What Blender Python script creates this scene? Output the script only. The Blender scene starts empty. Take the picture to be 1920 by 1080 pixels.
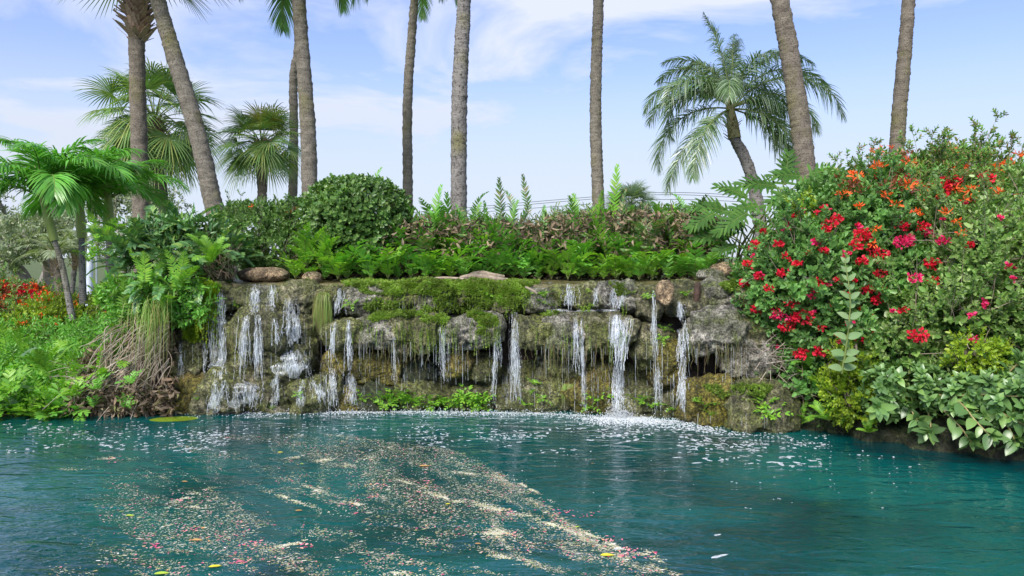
import bpy, math, random
import numpy as np
from mathutils import Vector, Matrix
from mathutils.bvhtree import BVHTree
PI = math.pi
rng = np.random.default_rng(11)
C = bpy.context.scene.collection
# ---------------------------------------------------------------- camera geometry
F, HZ, CZ = 1400.0, 480.0, 1.7            # focal length in photo pixels, horizon row, eye height
def P(px, py, Y): return np.array([(px - 960) / F * Y, Y, CZ - (py - HZ) / F * Y])
def M(n, Y): return n * Y / F             # a size in photo pixels at depth Y, in metres
def U(a, b, n=None): return rng.uniform(a, b, n)
def nrm(v):
    v = np.asarray(v, float); return v / np.maximum(np.linalg.norm(v, axis=-1, keepdims=True), 1e-9)
def sstep(x, a, b):
    t = np.clip((np.asarray(x, float) - a) / (b - a), 0, 1); return t * t * (3 - 2 * t)
# ---------------------------------------------------------------- noise
_T = np.random.default_rng(3).uniform(-1, 1, 65536)
def vnoise(p):
    p = np.asarray(p, float); i = np.floor(p).astype(np.int64); f = p - i; f = f * f * (3 - 2 * f)
    def h(a, b, c): return _T[((i[..., 0] + a) * 73856093 ^ (i[..., 1] + b) * 19349663 ^ (i[..., 2] + c) * 83492791) & 65535]
    def lx(b, c): return h(0, b, c) * (1 - f[..., 0]) + h(1, b, c) * f[..., 0]
    def ly(c): return lx(0, c) * (1 - f[..., 1]) + lx(1, c) * f[..., 1]
    return ly(0) * (1 - f[..., 2]) + ly(1) * f[..., 2]
def fbm(p, o=4, g=0.5):
    p = np.asarray(p, float); s = 0; a = 1; t = 0
    for k in range(o):
        s = s + a * vnoise(p * 2 ** k + 17.3 * k); t += a; a *= g
    return s / t
# ---------------------------------------------------------------- geometry collector
class Geo:
    def __init__(s): s.v = []; s.f = []; s.n = 0      # f: list of (faces array, material index array)
    def add(s, v, faces, m=0):
        v = np.asarray(v, float).reshape(-1, 3)
        for fa in faces:
            fa = np.asarray(fa, np.int64)
            if len(fa): s.f.append((fa + s.n, np.full(len(fa), m, np.int32)))
        s.v.append(v); s.n += len(v); return s
    def merge(s, o, R=None, t=None):
        v, fs = o.data(); v = v @ R.T if R is not None else v
        if t is not None: v = v + t
        for fa, mi in fs: s.f.append((fa + s.n, mi))
        s.v.append(v); s.n += len(v); return s
    def data(s):
        if len(s.v) > 1: s.v = [np.concatenate(s.v)]
        return (s.v[0] if s.v else np.zeros((0, 3))), s.f
    def packed(s):                                     # one array per face size, for use as a template
        v, fs = s.data(); out = []
        for k in (3, 4):
            a = [f for f in fs if f[0].shape[1] == k]
            if a: out.append((np.concatenate([f[0] for f in a]), np.concatenate([f[1] for f in a])))
        return v, out
    def scatter(s, tpl, Ms, T):                        # copies of tpl with matrices Ms (N,3,3), places T (N,3)
        v, fs = tpl.packed(); N = len(T)
        if N == 0: return s
        V = np.einsum('nij,kj->nki', Ms, v) + T[:, None, :]
        for fa, mi in fs:
            A = fa[None] + (np.arange(N) * len(v))[:, None, None] + s.n
            s.f.append((A.reshape(-1, fa.shape[1]), np.tile(mi, N)))
        s.v.append(V.reshape(-1, 3)); s.n += N * len(v); return s
    def mesh(s, name, mats, smooth=True):
        v, fs = s.data(); me = bpy.data.meshes.new(name)
        me.vertices.add(len(v)); me.vertices.foreach_set('co', v.astype(np.float32).ravel())
        li = np.concatenate([f[0].ravel() for f in fs]); tot = np.concatenate([np.full(len(f[0]), f[0].shape[1]) for f in fs])
        me.loops.add(len(li)); me.loops.foreach_set('vertex_index', li.astype(np.int32))
        me.polygons.add(len(tot)); me.polygons.foreach_set('loop_start', np.concatenate([[0], np.cumsum(tot)[:-1]]).astype(np.int32))
        for m in (mats if isinstance(mats, (list, tuple)) else [mats]): me.materials.append(m)
        me.polygons.foreach_set('material_index', np.concatenate([f[1] for f in fs]).astype(np.int32))
        me.polygons.foreach_set('use_smooth', np.full(len(tot), smooth)); me.update(calc_edges=True); return me
    def obj(s, name, mats, parent=None, smooth=True, origin=None):
        if origin is not None:
            v, _ = s.data(); s.v = [v - np.asarray(origin)]
        o = bpy.data.objects.new(name, s.mesh(name, mats, smooth)); C.objects.link(o)
        if origin is not None and parent is None: o.location = origin
        if parent is not None: o.parent = parent
        return o
def tag(o, label=None, cat=None, group=None, kind=None):
    if label: o['label'] = label
    if cat: o['category'] = cat
    if group: o['group'] = group
    if kind: o['kind'] = kind
    return o
def empty(name, loc, label, cat, group=None):
    o = bpy.data.objects.new(name, None); C.objects.link(o); o.location = loc; o.empty_display_size = .2
    return tag(o, label, cat, group)
def copy_tree(o, parent=None):
    c = o.copy(); C.objects.link(c); c.parent = parent
    for ch in list(o.children): copy_tree(ch, c)
    return c
def frames(d, up=(0, 0, 1), roll=None):                # columns: along, side, normal
    x = nrm(d); up = np.broadcast_to(np.asarray(up, float), x.shape); up = up + 1e-3 * np.array([.3, .7, .1])
    y = nrm(np.cross(up, x)); z = np.cross(x, y)
    if roll is not None:
        c, s_ = np.cos(roll)[..., None], np.sin(roll)[..., None]; y, z = y * c + z * s_, z * c - y * s_
    return np.stack([x, y, z], -1)
def rotz(a): c, s = math.cos(a), math.sin(a); return np.array([[c, -s, 0], [s, c, 0], [0, 0, 1.]])
def roty(a): c, s = math.cos(a), math.sin(a); return np.array([[c, 0, s], [0, 1, 0], [-s, 0, c]])
def rotx(a): c, s = math.cos(a), math.sin(a); return np.array([[1, 0, 0], [0, c, -s], [0, s, c]])
def rdir(n): return nrm(rng.normal(size=(n, 3)))
def tube(g, pts, rad, k=6, m=0, cap=True):
    pts = np.asarray(pts, float); n = len(pts); rad = np.atleast_1d(np.asarray(rad, float)); rad = rad if len(rad) == n else np.interp(np.linspace(0, 1, n), np.linspace(0, 1, max(2, len(rad))), rad if len(rad) > 1 else np.repeat(rad, 2))
    t = nrm(np.gradient(pts, axis=0)); up = np.array([0, 0, 1.]) if abs(t[0, 2]) < .9 else np.array([0, 1., 0])
    y = nrm(np.cross(up, t)); z = np.cross(t, y)
    a = np.arange(k) * 2 * PI / k
    v = pts[:, None] + rad[:, None, None] * (np.cos(a)[None, :, None] * y[:, None] + np.sin(a)[None, :, None] * z[:, None])
    i = np.arange(n - 1)[:, None] * k; j = np.arange(k)[None]; j2 = (j + 1) % k
    q = np.stack([i + j, i + j2, i + k + j2, i + k + j], -1).reshape(-1, 4)
    g.add(v, [q], m); return g
def bez(p0, p1, p2, p3, n):
    t = np.linspace(0, 1, n)[:, None]; p0, p1, p2, p3 = [np.asarray(p, float) for p in (p0, p1, p2, p3)]
    return (1 - t) ** 3 * p0 + 3 * t * (1 - t) ** 2 * p1 + 3 * t * t * (1 - t) * p2 + t ** 3 * p3
def spline(pts, n):                                     # catmull-rom through pts
    p = np.asarray(pts, float); p = np.vstack([2 * p[0] - p[1], p, 2 * p[-1] - p[-2]]); m = len(p) - 3
    u = np.linspace(0, m - 1e-6, n); i = u.astype(int); t = (u - i)[:, None]
    a, b, c, d = p[i], p[i + 1], p[i + 2], p[i + 3]
    return .5 * (2 * b + (c - a) * t + (2 * a - 5 * b + 4 * c - d) * t ** 2 + (3 * b - a - 3 * c + d) * t ** 3)
# ---------------------------------------------------------------- leaf shapes
def leaf(w=.5, fold=.12, curl=.1, fat=.4):              # length 1 along x, two quads folded on the midrib
    v = np.array([[0, 0, 0], [fat, 0, fold * .0], [1, 0, -curl],
                  [fat * .55, w * .5, fold * w], [fat + .32, w * .42, fold * w - curl * .5],
                  [fat * .55, -w * .5, fold * w], [fat + .32, -w * .42, fold * w - curl * .5]])
    return Geo().add(v, [[[0, 3, 4, 2], [2, 6, 5, 0]]])
def leaf_hi(w=.5, fold=.1, curl=.15, n=5, base=0.0, wav=0.0):   # broad leaf with midrib, n rows
    t = np.linspace(0, 1, n + 1); h = w * .5 * np.sin(PI * t ** .8) ** .75; h[0] = base; h[-1] = 0
    z = -curl * t ** 2; wv = wav * np.sin(t * 9)
    v = np.concatenate([np.stack([t, h, z + fold * h * 2 + wv], 1), np.stack([t, 0 * t, z], 1), np.stack([t, -h, z + fold * h * 2 - wv], 1)])
    a = np.arange(n); N = n + 1
    return Geo().add(v, [np.concatenate([np.stack([a, a + 1, a + 1 + N, a + N], 1), np.stack([a + N, a + N + 1, a + 1 + 2 * N, a + 2 * N], 1)][::1])])
def strips(g, Cn, S, W, m=0):                           # Cn (N,n,3) centres, S (N,n,3) side, W (N,n)
    N, n, _ = Cn.shape
    v = np.stack([Cn - S * W[..., None], Cn + S * W[..., None]], 2)
    i = (np.arange(N) * n * 2)[:, None] + np.arange(n - 1)[None] * 2
    q = np.stack([i, i + 1, i + 3, i + 2], -1).reshape(-1, 4)
    g.add(v, [q], m); return g
def folded(g, Cn, S, W, Nn, fold=.3, m=0):
    N, n, _ = Cn.shape; up = Nn * (W * fold)[..., None]
    v = np.stack([Cn - S * W[..., None] + up, Cn, Cn + S * W[..., None] + up], 2)
    i = (np.arange(N) * n * 3)[:, None] + np.arange(n - 1)[None] * 3
    q = np.concatenate([np.stack([i, i + 1, i + 4, i + 3], -1).reshape(-1, 4), np.stack([i + 1, i + 2, i + 5, i + 4], -1).reshape(-1, 4)])
    g.add(v, [q], m); return g
def pinnate(L=1., n=20, ll=.3, hw=.015, e0=1.2, k=1., az=0., pet=.15, a0=1.2, a1=.5, drop=.2, vee=.15, plume=0., jit=.06, rr=.008,
            prof=None, rows=4, fold=0., wprof=(1, 1, .6, .02), side_bend=0., kp=1.4):
    g = Geo(); s = np.linspace(0, 1, 40); el = e0 - k * s ** kp
    yw = side_bend * s ** 2
    d = np.stack([np.cos(el) * np.cos(yw), np.cos(el) * np.sin(yw), np.sin(el)], 1); R = np.vstack([[0, 0, 0], np.cumsum(d[:-1] * L / 39, 0)])
    tube(g, R, rr * (1 - .85 * s), 4, 1)
    si = np.linspace(pet, .995, n); si = np.repeat(si, 2) + U(-.3, .3, 2 * n) * (1 - pet) / n; si = np.clip(si, 0, 1); sd = np.tile([1., -1.], n)
    u = (si - pet) / (1 - pet)
    p = np.stack([np.interp(si, s, R[:, i]) for i in range(3)], 1); T = nrm(np.stack([np.interp(si, s, d[:, i]) for i in range(3)], 1))
    B = nrm(np.cross(T, np.array([0, 0, 1.]) + 0 * T)); N_ = np.cross(B, T); B = -B * sd[:, None]
    vv = vee + U(-1, 1, 2 * n) * plume
    a = a0 + (a1 - a0) * u + U(-jit, jit, 2 * n)
    O = np.cos(vv)[:, None] * B + np.sin(vv)[:, None] * N_
    D = np.cos(a)[:, None] * T + np.sin(a)[:, None] * O
    lens = ll * (prof(u) if prof else (np.sin(PI * np.clip(u * .86 + .12, 0, 1)) ** .6)) * U(.9, 1.08, 2 * n)
    t = np.linspace(0, 1, rows)[None, :, None]
    dr = (drop * U(.7, 1.3, 2 * n))[:, None, None]
    Cn = p[:, None] + lens[:, None, None] * (D[:, None] * t * (1 - .25 * dr * t) + np.array([0, 0, -1.]) * dr * t ** 2)
    S = nrm(np.cross(D, np.cos(vv)[:, None] * N_ - np.sin(vv)[:, None] * B)); S = np.repeat(S[:, None], rows, 1)
    W = hw * np.interp(np.linspace(0, 1, rows), np.linspace(0, 1, len(wprof)), wprof)[None] * (.55 + .45 * lens / ll)[:, None]
    Nn = np.repeat(np.cross(S[:, 0], D)[:, None], rows, 1)
    folded(g, Cn, S, W, Nn, fold) if fold else strips(g, Cn, S, W)
    v, _ = g.data(); g.v = [v @ rotz(az).T]; return g
def fanleaf(R=.8, nseg=36, pl=.7, e0=.8, k=.6, az=0., droop=.35, span=2.1, roll=0., rr=.011):
    g = Geo(); s = np.linspace(0, 1, 12); el = e0 - k * s ** 1.3
    d = np.stack([np.cos(el), 0 * el, np.sin(el)], 1); pts = np.vstack([[0, 0, 0], np.cumsum(d[:-1] * pl / 11, 0)])
    tube(g, pts, rr * (1.3 - .6 * s), 5, 1)
    T = d[-1]; B = np.array([0, 1., 0]); N_ = np.cross(T, B); B, N_ = B * math.cos(roll) + N_ * math.sin(roll), N_ * math.cos(roll) - B * math.sin(roll)
    N_ = N_ if N_[2] > 0 else -N_
    th = np.linspace(-span, span, nseg) + U(-.02, .02, nseg)
    D = np.cos(th)[:, None] * T + np.sin(th)[:, None] * B + N_ * (.12 + .1 * np.abs(np.sin(th)))[:, None]; D = nrm(D)
    ln = R * (1 - .28 * (np.abs(th) / span) ** 2) * U(.93, 1.05, nseg)
    t = np.array([0, .25, .5, .72, .88, 1.])[None, :, None]
    dr = (droop * U(.6, 1.3, nseg))[:, None, None]
    Cn = pts[-1] + ln[:, None, None] * (D[:, None] * t + np.array([0, 0, -1.]) * dr * np.clip(t - .25, 0, 1) ** 2)
    S = nrm(-np.sin(th)[:, None] * T + np.cos(th)[:, None] * B); S = np.repeat(S[:, None], 6, 1)
    dth = 2 * span / nseg
    W = (R * math.tan(dth / 2) * np.array([.02, .23, .34, .22, .12, .01]))[None] * np.ones((nseg, 1))
    Nn = np.repeat(N_[None, None], nseg, 0).repeat(6, 1)
    folded(g, Cn, S, W, Nn, .5)
    v, _ = g.data(); g.v = [v @ rotz(az).T]; return g
def sprig(n=9, L=.12, ls=.045, tpl=None, spread=.9, jit=.3):   # a twig along +x carrying leaves
    g = Geo(); tube(g, [[0, 0, 0], [L * .5, 0, .01], [L, 0, 0]], [.0022, .0017, .001], 3, 1)
    t = np.linspace(.1, 1, n); a = np.arange(n) * 2.4 + U(-.4, .4, n)
    sp = spread * (1.15 - .6 * t)
    d = np.stack([np.cos(sp), np.sin(sp) * np.cos(a), np.sin(sp) * np.sin(a)], 1)
    Mx = frames(d, up=(1, 0, 0.2), roll=U(-jit, jit, n)) * (ls * U(.7, 1.15, n))[:, None, None]
    T = np.stack([L * t, 0 * t, 0 * t], 1)
    return g.scatter(tpl or leaf(), Mx, T)
# ---------------------------------------------------------------- materials
def node(nt, t, **kw):
    n = nt.nodes.new(t)
    for k, v in kw.items():
        if k.startswith('i_'): n.inputs[k[2:].replace('_', ' ')].default_value = v
        else: setattr(n, k, v)
    return n
def ramp(nt, fac, cols):
    r = nt.nodes.new('ShaderNodeValToRGB'); e = r.color_ramp.elements
    while len(e) < len(cols): e.new(.5)
    for i, (p, c) in enumerate(cols): e[i].position = p; e[i].color = (*c, 1)
    nt.links.new(fac, r.inputs[0]); return r.outputs[0]
def newmat(name):
    m = bpy.data.materials.new(name); m.use_nodes = True; nt = m.node_tree; nt.nodes.clear()
    return m, nt, nt.nodes.new('ShaderNodeOutputMaterial')
def mixc(nt, fac, a, b, mode='MIX'):
    x = nt.nodes.new('ShaderNodeMix'); x.data_type = 'RGBA'; x.blend_type = mode
    if isinstance(fac, (int, float)): x.inputs[0].default_value = fac
    else: nt.links.new(fac, x.inputs[0])
    for s, v in ((6, a), (7, b)):
        if isinstance(v, tuple): x.inputs[s].default_value = (*v, 1)
        else: nt.links.new(v, x.inputs[s])
    return x.outputs[2]
def noisef(nt, scale, detail=4, rough=.6, vec=None, dist=0.):
    n = node(nt, 'ShaderNodeTexNoise'); n.inputs['Scale'].default_value = scale; n.inputs['Detail'].default_value = detail
    n.inputs['Roughness'].default_value = rough; n.inputs['Distortion'].default_value = dist
    if vec is not None: nt.links.new(vec, n.inputs['Vector'])
    return n.outputs['Fac']
def wpos(nt): return nt.nodes.new('ShaderNodeNewGeometry').outputs['Position']
def leafmat(name, cols, rough=.42, trans=.3, clump=.35, spec=.5, cscale=3., gain=True):
    cols = [tuple(min(.9, k * (1.72 if max(q) < .27 and gain else 1.)) for k in q) for q in cols]
    m, nt, out = newmat(name); L = nt.links.new
    geo = nt.nodes.new('ShaderNodeNewGeometry')
    n = len(cols); c = ramp(nt, geo.outputs['Random Per Island'], [(i / max(1, n - 1), k) for i, k in enumerate(cols)])
    nf = noisef(nt, cscale, 2, .5, geo.outputs['Position'])
    b = ramp(nt, nf, [(.35, (1 - clump,) * 3), (.65, (1 + clump * .8,) * 3)])
    c = mixc(nt, 1., c, b, 'MULTIPLY')
    p = node(nt, 'ShaderNodeBsdfPrincipled'); L(c, p.inputs['Base Color']); p.inputs['Roughness'].default_value = rough
    p.inputs['Specular IOR Level'].default_value = spec
    t = node(nt, 'ShaderNodeBsdfTranslucent'); L(mixc(nt, 1., c, (1.3, 1.5, .6), 'MULTIPLY'), t.inputs['Color'])
    x = node(nt, 'ShaderNodeMixShader'); x.inputs[0].default_value = trans; L(p.outputs[0], x.inputs[1]); L(t.outputs[0], x.inputs[2]); L(x.outputs[0], out.inputs[0])
    return m
def plain(name, c, rough=.8, c2=None, scale=8., bump=0., spec=.4, det=5):
    m, nt, out = newmat(name); L = nt.links.new; p = node(nt, 'ShaderNodeBsdfPrincipled')
    nf = noisef(nt, scale, det, .65, wpos(nt)); L(ramp(nt, nf, [(.3, c), (.7, c2 or tuple(k * 1.5 for k in c))]), p.inputs['Base Color'])
    p.inputs['Roughness'].default_value = rough; p.inputs['Specular IOR Level'].default_value = spec
    if bump:
        b = node(nt, 'ShaderNodeBump'); b.inputs['Strength'].default_value = .8; b.inputs['Distance'].default_value = bump
        L(noisef(nt, scale * 3, 6, .7, wpos(nt)), b.inputs['Height']); L(b.outputs[0], p.inputs['Normal'])
    L(p.outputs[0], out.inputs[0]); return m
def rockmat(name, base, dark, moss, mossamt=.5, streak=True, rough=.55):
    m, nt, out = newmat(name); L = nt.links.new; p = node(nt, 'ShaderNodeBsdfPrincipled'); pos = wpos(nt)
    c = ramp(nt, noisef(nt, 9, 8, .72, pos), [(.36, dark), (.46, tuple(.45 * k for k in base)), (.55, tuple(1.15 * k for k in base)), (.68, tuple(min(1, 2.1 * k) for k in base))])
    mp = node(nt, 'ShaderNodeMapping'); mp.inputs['Scale'].default_value = (14, 14, 2.2) if streak else (5, 5, 5); L(pos, mp.inputs[0])
    g2 = ramp(nt, noisef(nt, 1.0, 6, .7, mp.outputs[0]), [(.42, (0, 0, 0)), (.6, (1, 1, 1))])
    g3 = ramp(nt, noisef(nt, 2.3, 5, .65, pos, .6), [(.5 - .25 * mossamt, (0, 0, 0)), (.72 - .25 * mossamt, (1, 1, 1))])
    mc = ramp(nt, noisef(nt, 30, 5, .7, pos), [(.36, tuple(.3 * k for k in moss)), (.52, tuple(1.2 * k for k in moss)), (.68, tuple(min(1, 2.4 * k) for k in moss))])
    if streak:
        mm = mixc(nt, 1., mixc(nt, 1., g3, (.75,) * 3, 'MULTIPLY'), mixc(nt, 1., g2, (.3,) * 3, 'MULTIPLY'), 'ADD')
        c = mixc(nt, mm, c, mc)
        mp2 = node(nt, 'ShaderNodeMapping'); mp2.inputs['Scale'].default_value = (26, 26, 1.6); mp2.inputs['Location'].default_value = (3, 5, 1); L(pos, mp2.inputs[0])
        c = mixc(nt, 1., c, ramp(nt, noisef(nt, 1.0, 5, .7, mp2.outputs[0]), [(.38, (.42, .45, .38)), (.52, (1.1, 1.1, 1.05))]), 'MULTIPLY')
        c = mixc(nt, 1., c, ramp(nt, noisef(nt, 1.7, 4, .6, pos, .5), [(.36, (.55,) * 3), (.58, (1.25,) * 3)]), 'MULTIPLY')
    else: c = mixc(nt, g3, c, mc)
    mic = ramp(nt, noisef(nt, 55, 6, .8, pos), [(.4, (.18,) * 3), (.58, (1.45,) * 3)])
    c = mixc(nt, 1., c, mic, 'MULTIPLY')
    L(c, p.inputs['Base Color']); L(ramp(nt, noisef(nt, 5, 3, .6, pos), [(.35, (rough - .25,) * 3), (.6, (rough + .25,) * 3)]), p.inputs['Roughness'])
    b = node(nt, 'ShaderNodeBump'); b.inputs['Strength'].default_value = 1.; b.inputs['Distance'].default_value = .06
    L(noisef(nt, 22, 9, .75, pos), b.inputs['Height']); b2 = node(nt, 'ShaderNodeBump'); b2.inputs['Strength'].default_value = .9; b2.inputs['Distance'].default_value = .02
    L(noisef(nt, 90, 4, .75, pos), b2.inputs['Height']); L(b.outputs[0], b2.inputs['Normal']); L(b2.outputs[0], p.inputs['Normal'])
    L(p.outputs[0], out.inputs[0]); return m
def trunkmat(name, c1, c2, spot=(.03, .028, .022), lichen=(.2, .19, .07), ring=11., dots=16., rs=.7):
    m, nt, out = newmat(name); L = nt.links.new; p = node(nt, 'ShaderNodeBsdfPrincipled'); pos = wpos(nt)
    c = ramp(nt, noisef(nt, 6, 7, .75, pos), [(.3, c1), (.7, c2)])
    c = mixc(nt, ramp(nt, noisef(nt, 1.1, 4, .6, pos), [(.52, (0, 0, 0)), (.7, (.75,) * 3)]), c, lichen)
    mp = node(nt, 'ShaderNodeMapping'); mp.inputs['Scale'].default_value = (dots, dots, dots * .75); L(pos, mp.inputs[0])
    c = mixc(nt, ramp(nt, noisef(nt, 2.2, 5, .8, mp.outputs[0]), [(.40, (.92,) * 3), (.47, (0, 0, 0))]), c, spot)
    w = node(nt, 'ShaderNodeTexWave', wave_type='BANDS', bands_direction='Z'); w.inputs['Scale'].default_value = ring * .32; w.inputs['Distortion'].default_value = 5
    w.inputs['Detail'].default_value = 3; w.inputs['Detail Scale'].default_value = 1.6; L(pos, w.inputs[0])
    c = mixc(nt, ramp(nt, w.outputs['Fac'], [(.02, (rs,) * 3), (.22, (0, 0, 0))]), c, tuple(k * .45 for k in c1))
    L(c, p.inputs['Base Color']); p.inputs['Roughness'].default_value = .9; p.inputs['Specular IOR Level'].default_value = .2
    b = node(nt, 'ShaderNodeBump'); b.inputs['Strength'].default_value = 1; b.inputs['Distance'].default_value = .02
    L(noisef(nt, 2.2, 6, .8, mp.outputs[0]), b.inputs['Height']); L(b.outputs[0], p.inputs['Normal']); L(p.outputs[0], out.inputs[0]); return m

STEM = plain('twig_bark', (.17, .13, .09), .85, (.36, .3, .23), 20)
GSTEM = plain('green_stem', (.13, .17, .04), .6, (.2, .25, .07), 6)
M_BOUG = leafmat('bougainvillea_leaf', [(.05, .11, .03), (.075, .17, .04), (.10, .21, .055), (.15, .27, .06)], clump=.3)
M_GREY = leafmat('greygreen_leaf', [(.06, .12, .025), (.09, .17, .035), (.13, .21, .05), (.2, .26, .10)], clump=.3)
M_FIRE = leafmat('firebush_leaf', [(.06, .14, .03), (.10, .22, .04), (.16, .28, .05), (.22, .13, .06)], clump=.35)
M_LIME = leafmat('lime_leaf', [(.22, .34, .02), (.33, .42, .03), (.16, .30, .03)], clump=.2)
M_DARK = leafmat('dark_shrub_leaf', [(.04, .085, .02), (.055, .115, .028), (.08, .15, .035), (.13, .2, .06)], rough=.35, clump=.25)
M_ZAMIA = leafmat('cycad_leaflet', [(.035, .085, .03), (.055, .13, .04), (.08, .17, .055), (.15, .22, .05)], rough=.33, clump=.3, trans=.2)
M_FERN = leafmat('fern_frond', [(.07, .19, .03), (.10, .25, .035), (.15, .32, .04)], clump=.25)
M_FERNB = leafmat('bright_fern_frond', [(.13, .34, .035), (.2, .42, .04), (.28, .5, .05)], clump=.2, trans=.35)
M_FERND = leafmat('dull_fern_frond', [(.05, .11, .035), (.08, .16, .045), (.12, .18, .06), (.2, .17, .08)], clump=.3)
M_DEAD = leafmat('dead_frond', [(.11, .075, .05), (.18, .13, .085), (.33, .26, .18), (.04, .03, .022), (.08, .06, .04), (.1, .11, .04)], rough=.8, trans=.15, clump=.35, spec=.15)
M_PALM = leafmat('palm_leaflet', [(.05, .12, .03), (.07, .16, .035), (.11, .21, .05)], rough=.38, clump=.25, trans=.25)
M_FAN = leafmat('fan_palm_leaf', [(.06, .11, .035), (.085, .16, .045), (.12, .2, .06), (.2, .22, .06)], rough=.4, clump=.25, trans=.25)
M_FANY = leafmat('yellowing_palm_leaf', [(.35, .28, .03), (.2, .24, .04), (.42, .33, .06)], rough=.5, trans=.25)
M_XMAS = leafmat('lush_palm_leaflet', [(.06, .18, .03), (.09, .25, .035), (.14, .32, .045)], rough=.33, clump=.25, trans=.3)
M_PHIL = leafmat('philodendron_leaf', [(.035, .095, .015), (.05, .13, .02), (.075, .17, .028)], spec=.15, gain=False, trans=.15, rough=.6, clump=.2)
M_BROAD = leafmat('broad_leaf', [(.055, .11, .035), (.075, .14, .045), (.10, .18, .06), (.14, .23, .06)], rough=.33, clump=.2, spec=.6)
M_MILK = leafmat('milkweed_leaf', [(.18, .3, .11), (.25, .36, .16), (.14, .27, .09)], rough=.6, clump=.1)
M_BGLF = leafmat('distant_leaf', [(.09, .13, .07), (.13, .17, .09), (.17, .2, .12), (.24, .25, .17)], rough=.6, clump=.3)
M_MOSS = leafmat('creeping_moss_leaf', [(.15, .24, .03), (.22, .32, .035), (.1, .18, .03), (.3, .36, .07)], rough=.6, clump=.35, cscale=6)
M_GRASS = leafmat('hanging_grass', [(.13, .24, .04), (.2, .31, .06), (.29, .32, .09), (.34, .27, .1)], rough=.5, clump=.2)
M_RED = leafmat('crimson_bract', [(.62, .01, .03), (.78, .015, .06), (.5, .005, .02)], rough=.6, trans=.3, clump=.1)
M_PINK = leafmat('magenta_bract', [(.75, .02, .12), (.8, .03, .2), (.65, .01, .07)], rough=.6, trans=.3, clump=.1)
M_ORNG = leafmat('orange_flower', [(.85, .1, .01), (.9, .17, .02), (.75, .06, .02)], rough=.6, trans=.2, clump=.1)
M_RUST = leafmat('rust_leaf', [(.2, .05, .03), (.3, .09, .04), (.13, .06, .03)], rough=.5, clump=.2)
M_T1 = trunkmat('palm_trunk_grey', (.13, .115, .09), (.31, .28, .225), rs=.25, dots=22.)
M_T2 = trunkmat('palm_trunk_brown', (.125, .105, .08), (.30, .26, .205), ring=22, dots=24, rs=.3)
M_T3 = trunkmat('palm_trunk_ringed', (.16, .15, .14), (.33, .31, .28), ring=30, dots=9)
M_SHAFT = plain('crownshaft', (.2, .27, .05), .45, (.3, .36, .09), 5)
M_BOOT = plain('leaf_boot', (.26, .18, .11), .9, (.58, .45, .32), 25, .01)
M_BARK = plain('grey_bark', (.17, .15, .12), .9, (.32, .29, .25), 12, .01)
M_ROCK = rockmat('mossy_limestone', (.37, .33, .23), (.02, .02, .014), (.13, .145, .035), .76)
M_ROCKO = rockmat('ochre_limestone', (.34, .25, .09), (.03, .026, .015), (.15, .135, .02), .8)
M_ROCKG = rockmat('grey_limestone', (.42, .39, .33), (.03, .03, .025), (.11, .13, .04), .35, False)
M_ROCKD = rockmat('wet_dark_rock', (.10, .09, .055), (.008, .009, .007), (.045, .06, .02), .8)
M_TAN = rockmat('tan_boulder_stone', (.48, .34, .2), (.14, .09, .055), (.25, .22, .12), .05, False, .8)
M_SOIL = plain('soil', (.035, .025, .016), .95, (.11, .08, .05), 9, .03)
M_ROOT = leafmat('dry_root', [(.28, .21, .15), (.4, .33, .26), (.5, .44, .36), (.14, .1, .07)], rough=.85, trans=.0, clump=.3, spec=.2)
# ================================================================ ground, pond edge, rock wall
EDGE = np.array([[(px - 960) / F * (F * CZ / (py - HZ)), F * CZ / (py - HZ)] for px, py in
    [(-900, 820), (0, 780), (240, 777), (400, 771), (800, 770), (1000, 773), (1160, 780), (1300, 790), (1470, 801), (1620, 824), (1800, 850), (1920, 872), (2500, 900), (3300, 990)]])
def edge(x): return np.interp(x, EDGE[:, 0], EDGE[:, 1])
XL, XR = (300 - 960) / F * 8.2, (1475 - 960) / F * 7.6
def ground_z(x, y):
    x = np.asarray(x, float); y = np.asarray(y, float); d = y - edge(x)
    wall = sstep(x, XL - .5, XL + .2) * (1 - sstep(x, XR - .2, XR + .3))
    top_l = .28 + 1.0 * sstep(x, -4.9, -3.6); top_r = .75
    top = np.where(x < 0, top_l, top_r)
    wid = np.where(x < 0, .55 + 2.4 * (1 - sstep(x, -5.2, -4.2)), 1.6)
    bank = -.9 + (.93) * sstep(d, np.where(x > 0, -.1, -.45), np.where(x > 0, .35, .05)) + top * sstep(d, np.where(x > 0, .3, -.02), wid)
    wl = np.where(d > .42, 1.3, -.9)
    z = bank * (1 - wall) + wl * wall
    far = sstep(y, 12.5, 17) 
    z = z * (1 - far) + far * .3
    z = z + .05 * fbm(np.stack([x * 1.5, y * 1.5, 0 * x], -1), 3) * (d > .4)
    side = sstep(-x, 13, 15) + sstep(x, 12, 14) + sstep(-y, 6, 8)
    return np.where(y < 11, np.maximum(z, -.9 + 1.2 * np.clip(side, 0, 1)), z)
def axis(lo, hi, step, far, k=1.22):
    a = list(np.arange(lo, hi, step)); s = step; v = a[-1]
    while v < far: s *= k; v += s; a.append(v)
    s = step; v = a[0]
    while v > -far: s *= k; v -= s; a.insert(0, v)
    return np.array(a)
xs = axis(-8, 9, .07, 500); ys = axis(5, 13, .07, 600)
X, Y_ = np.meshgrid(xs, ys); Z = ground_z(X, Y_); nx, ny = len(xs), len(ys)
i = (np.arange(ny - 1)[:, None] * nx + np.arange(nx - 1)[None]).ravel()
g = Geo().add(np.stack([X, Y_, Z], -1), [np.stack([i, i + 1, i + 1 + nx, i + nx], 1)])
m, nt, out = newmat('ground_cover'); p = node(nt, 'ShaderNodeBsdfPrincipled'); pos = wpos(nt)
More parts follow.
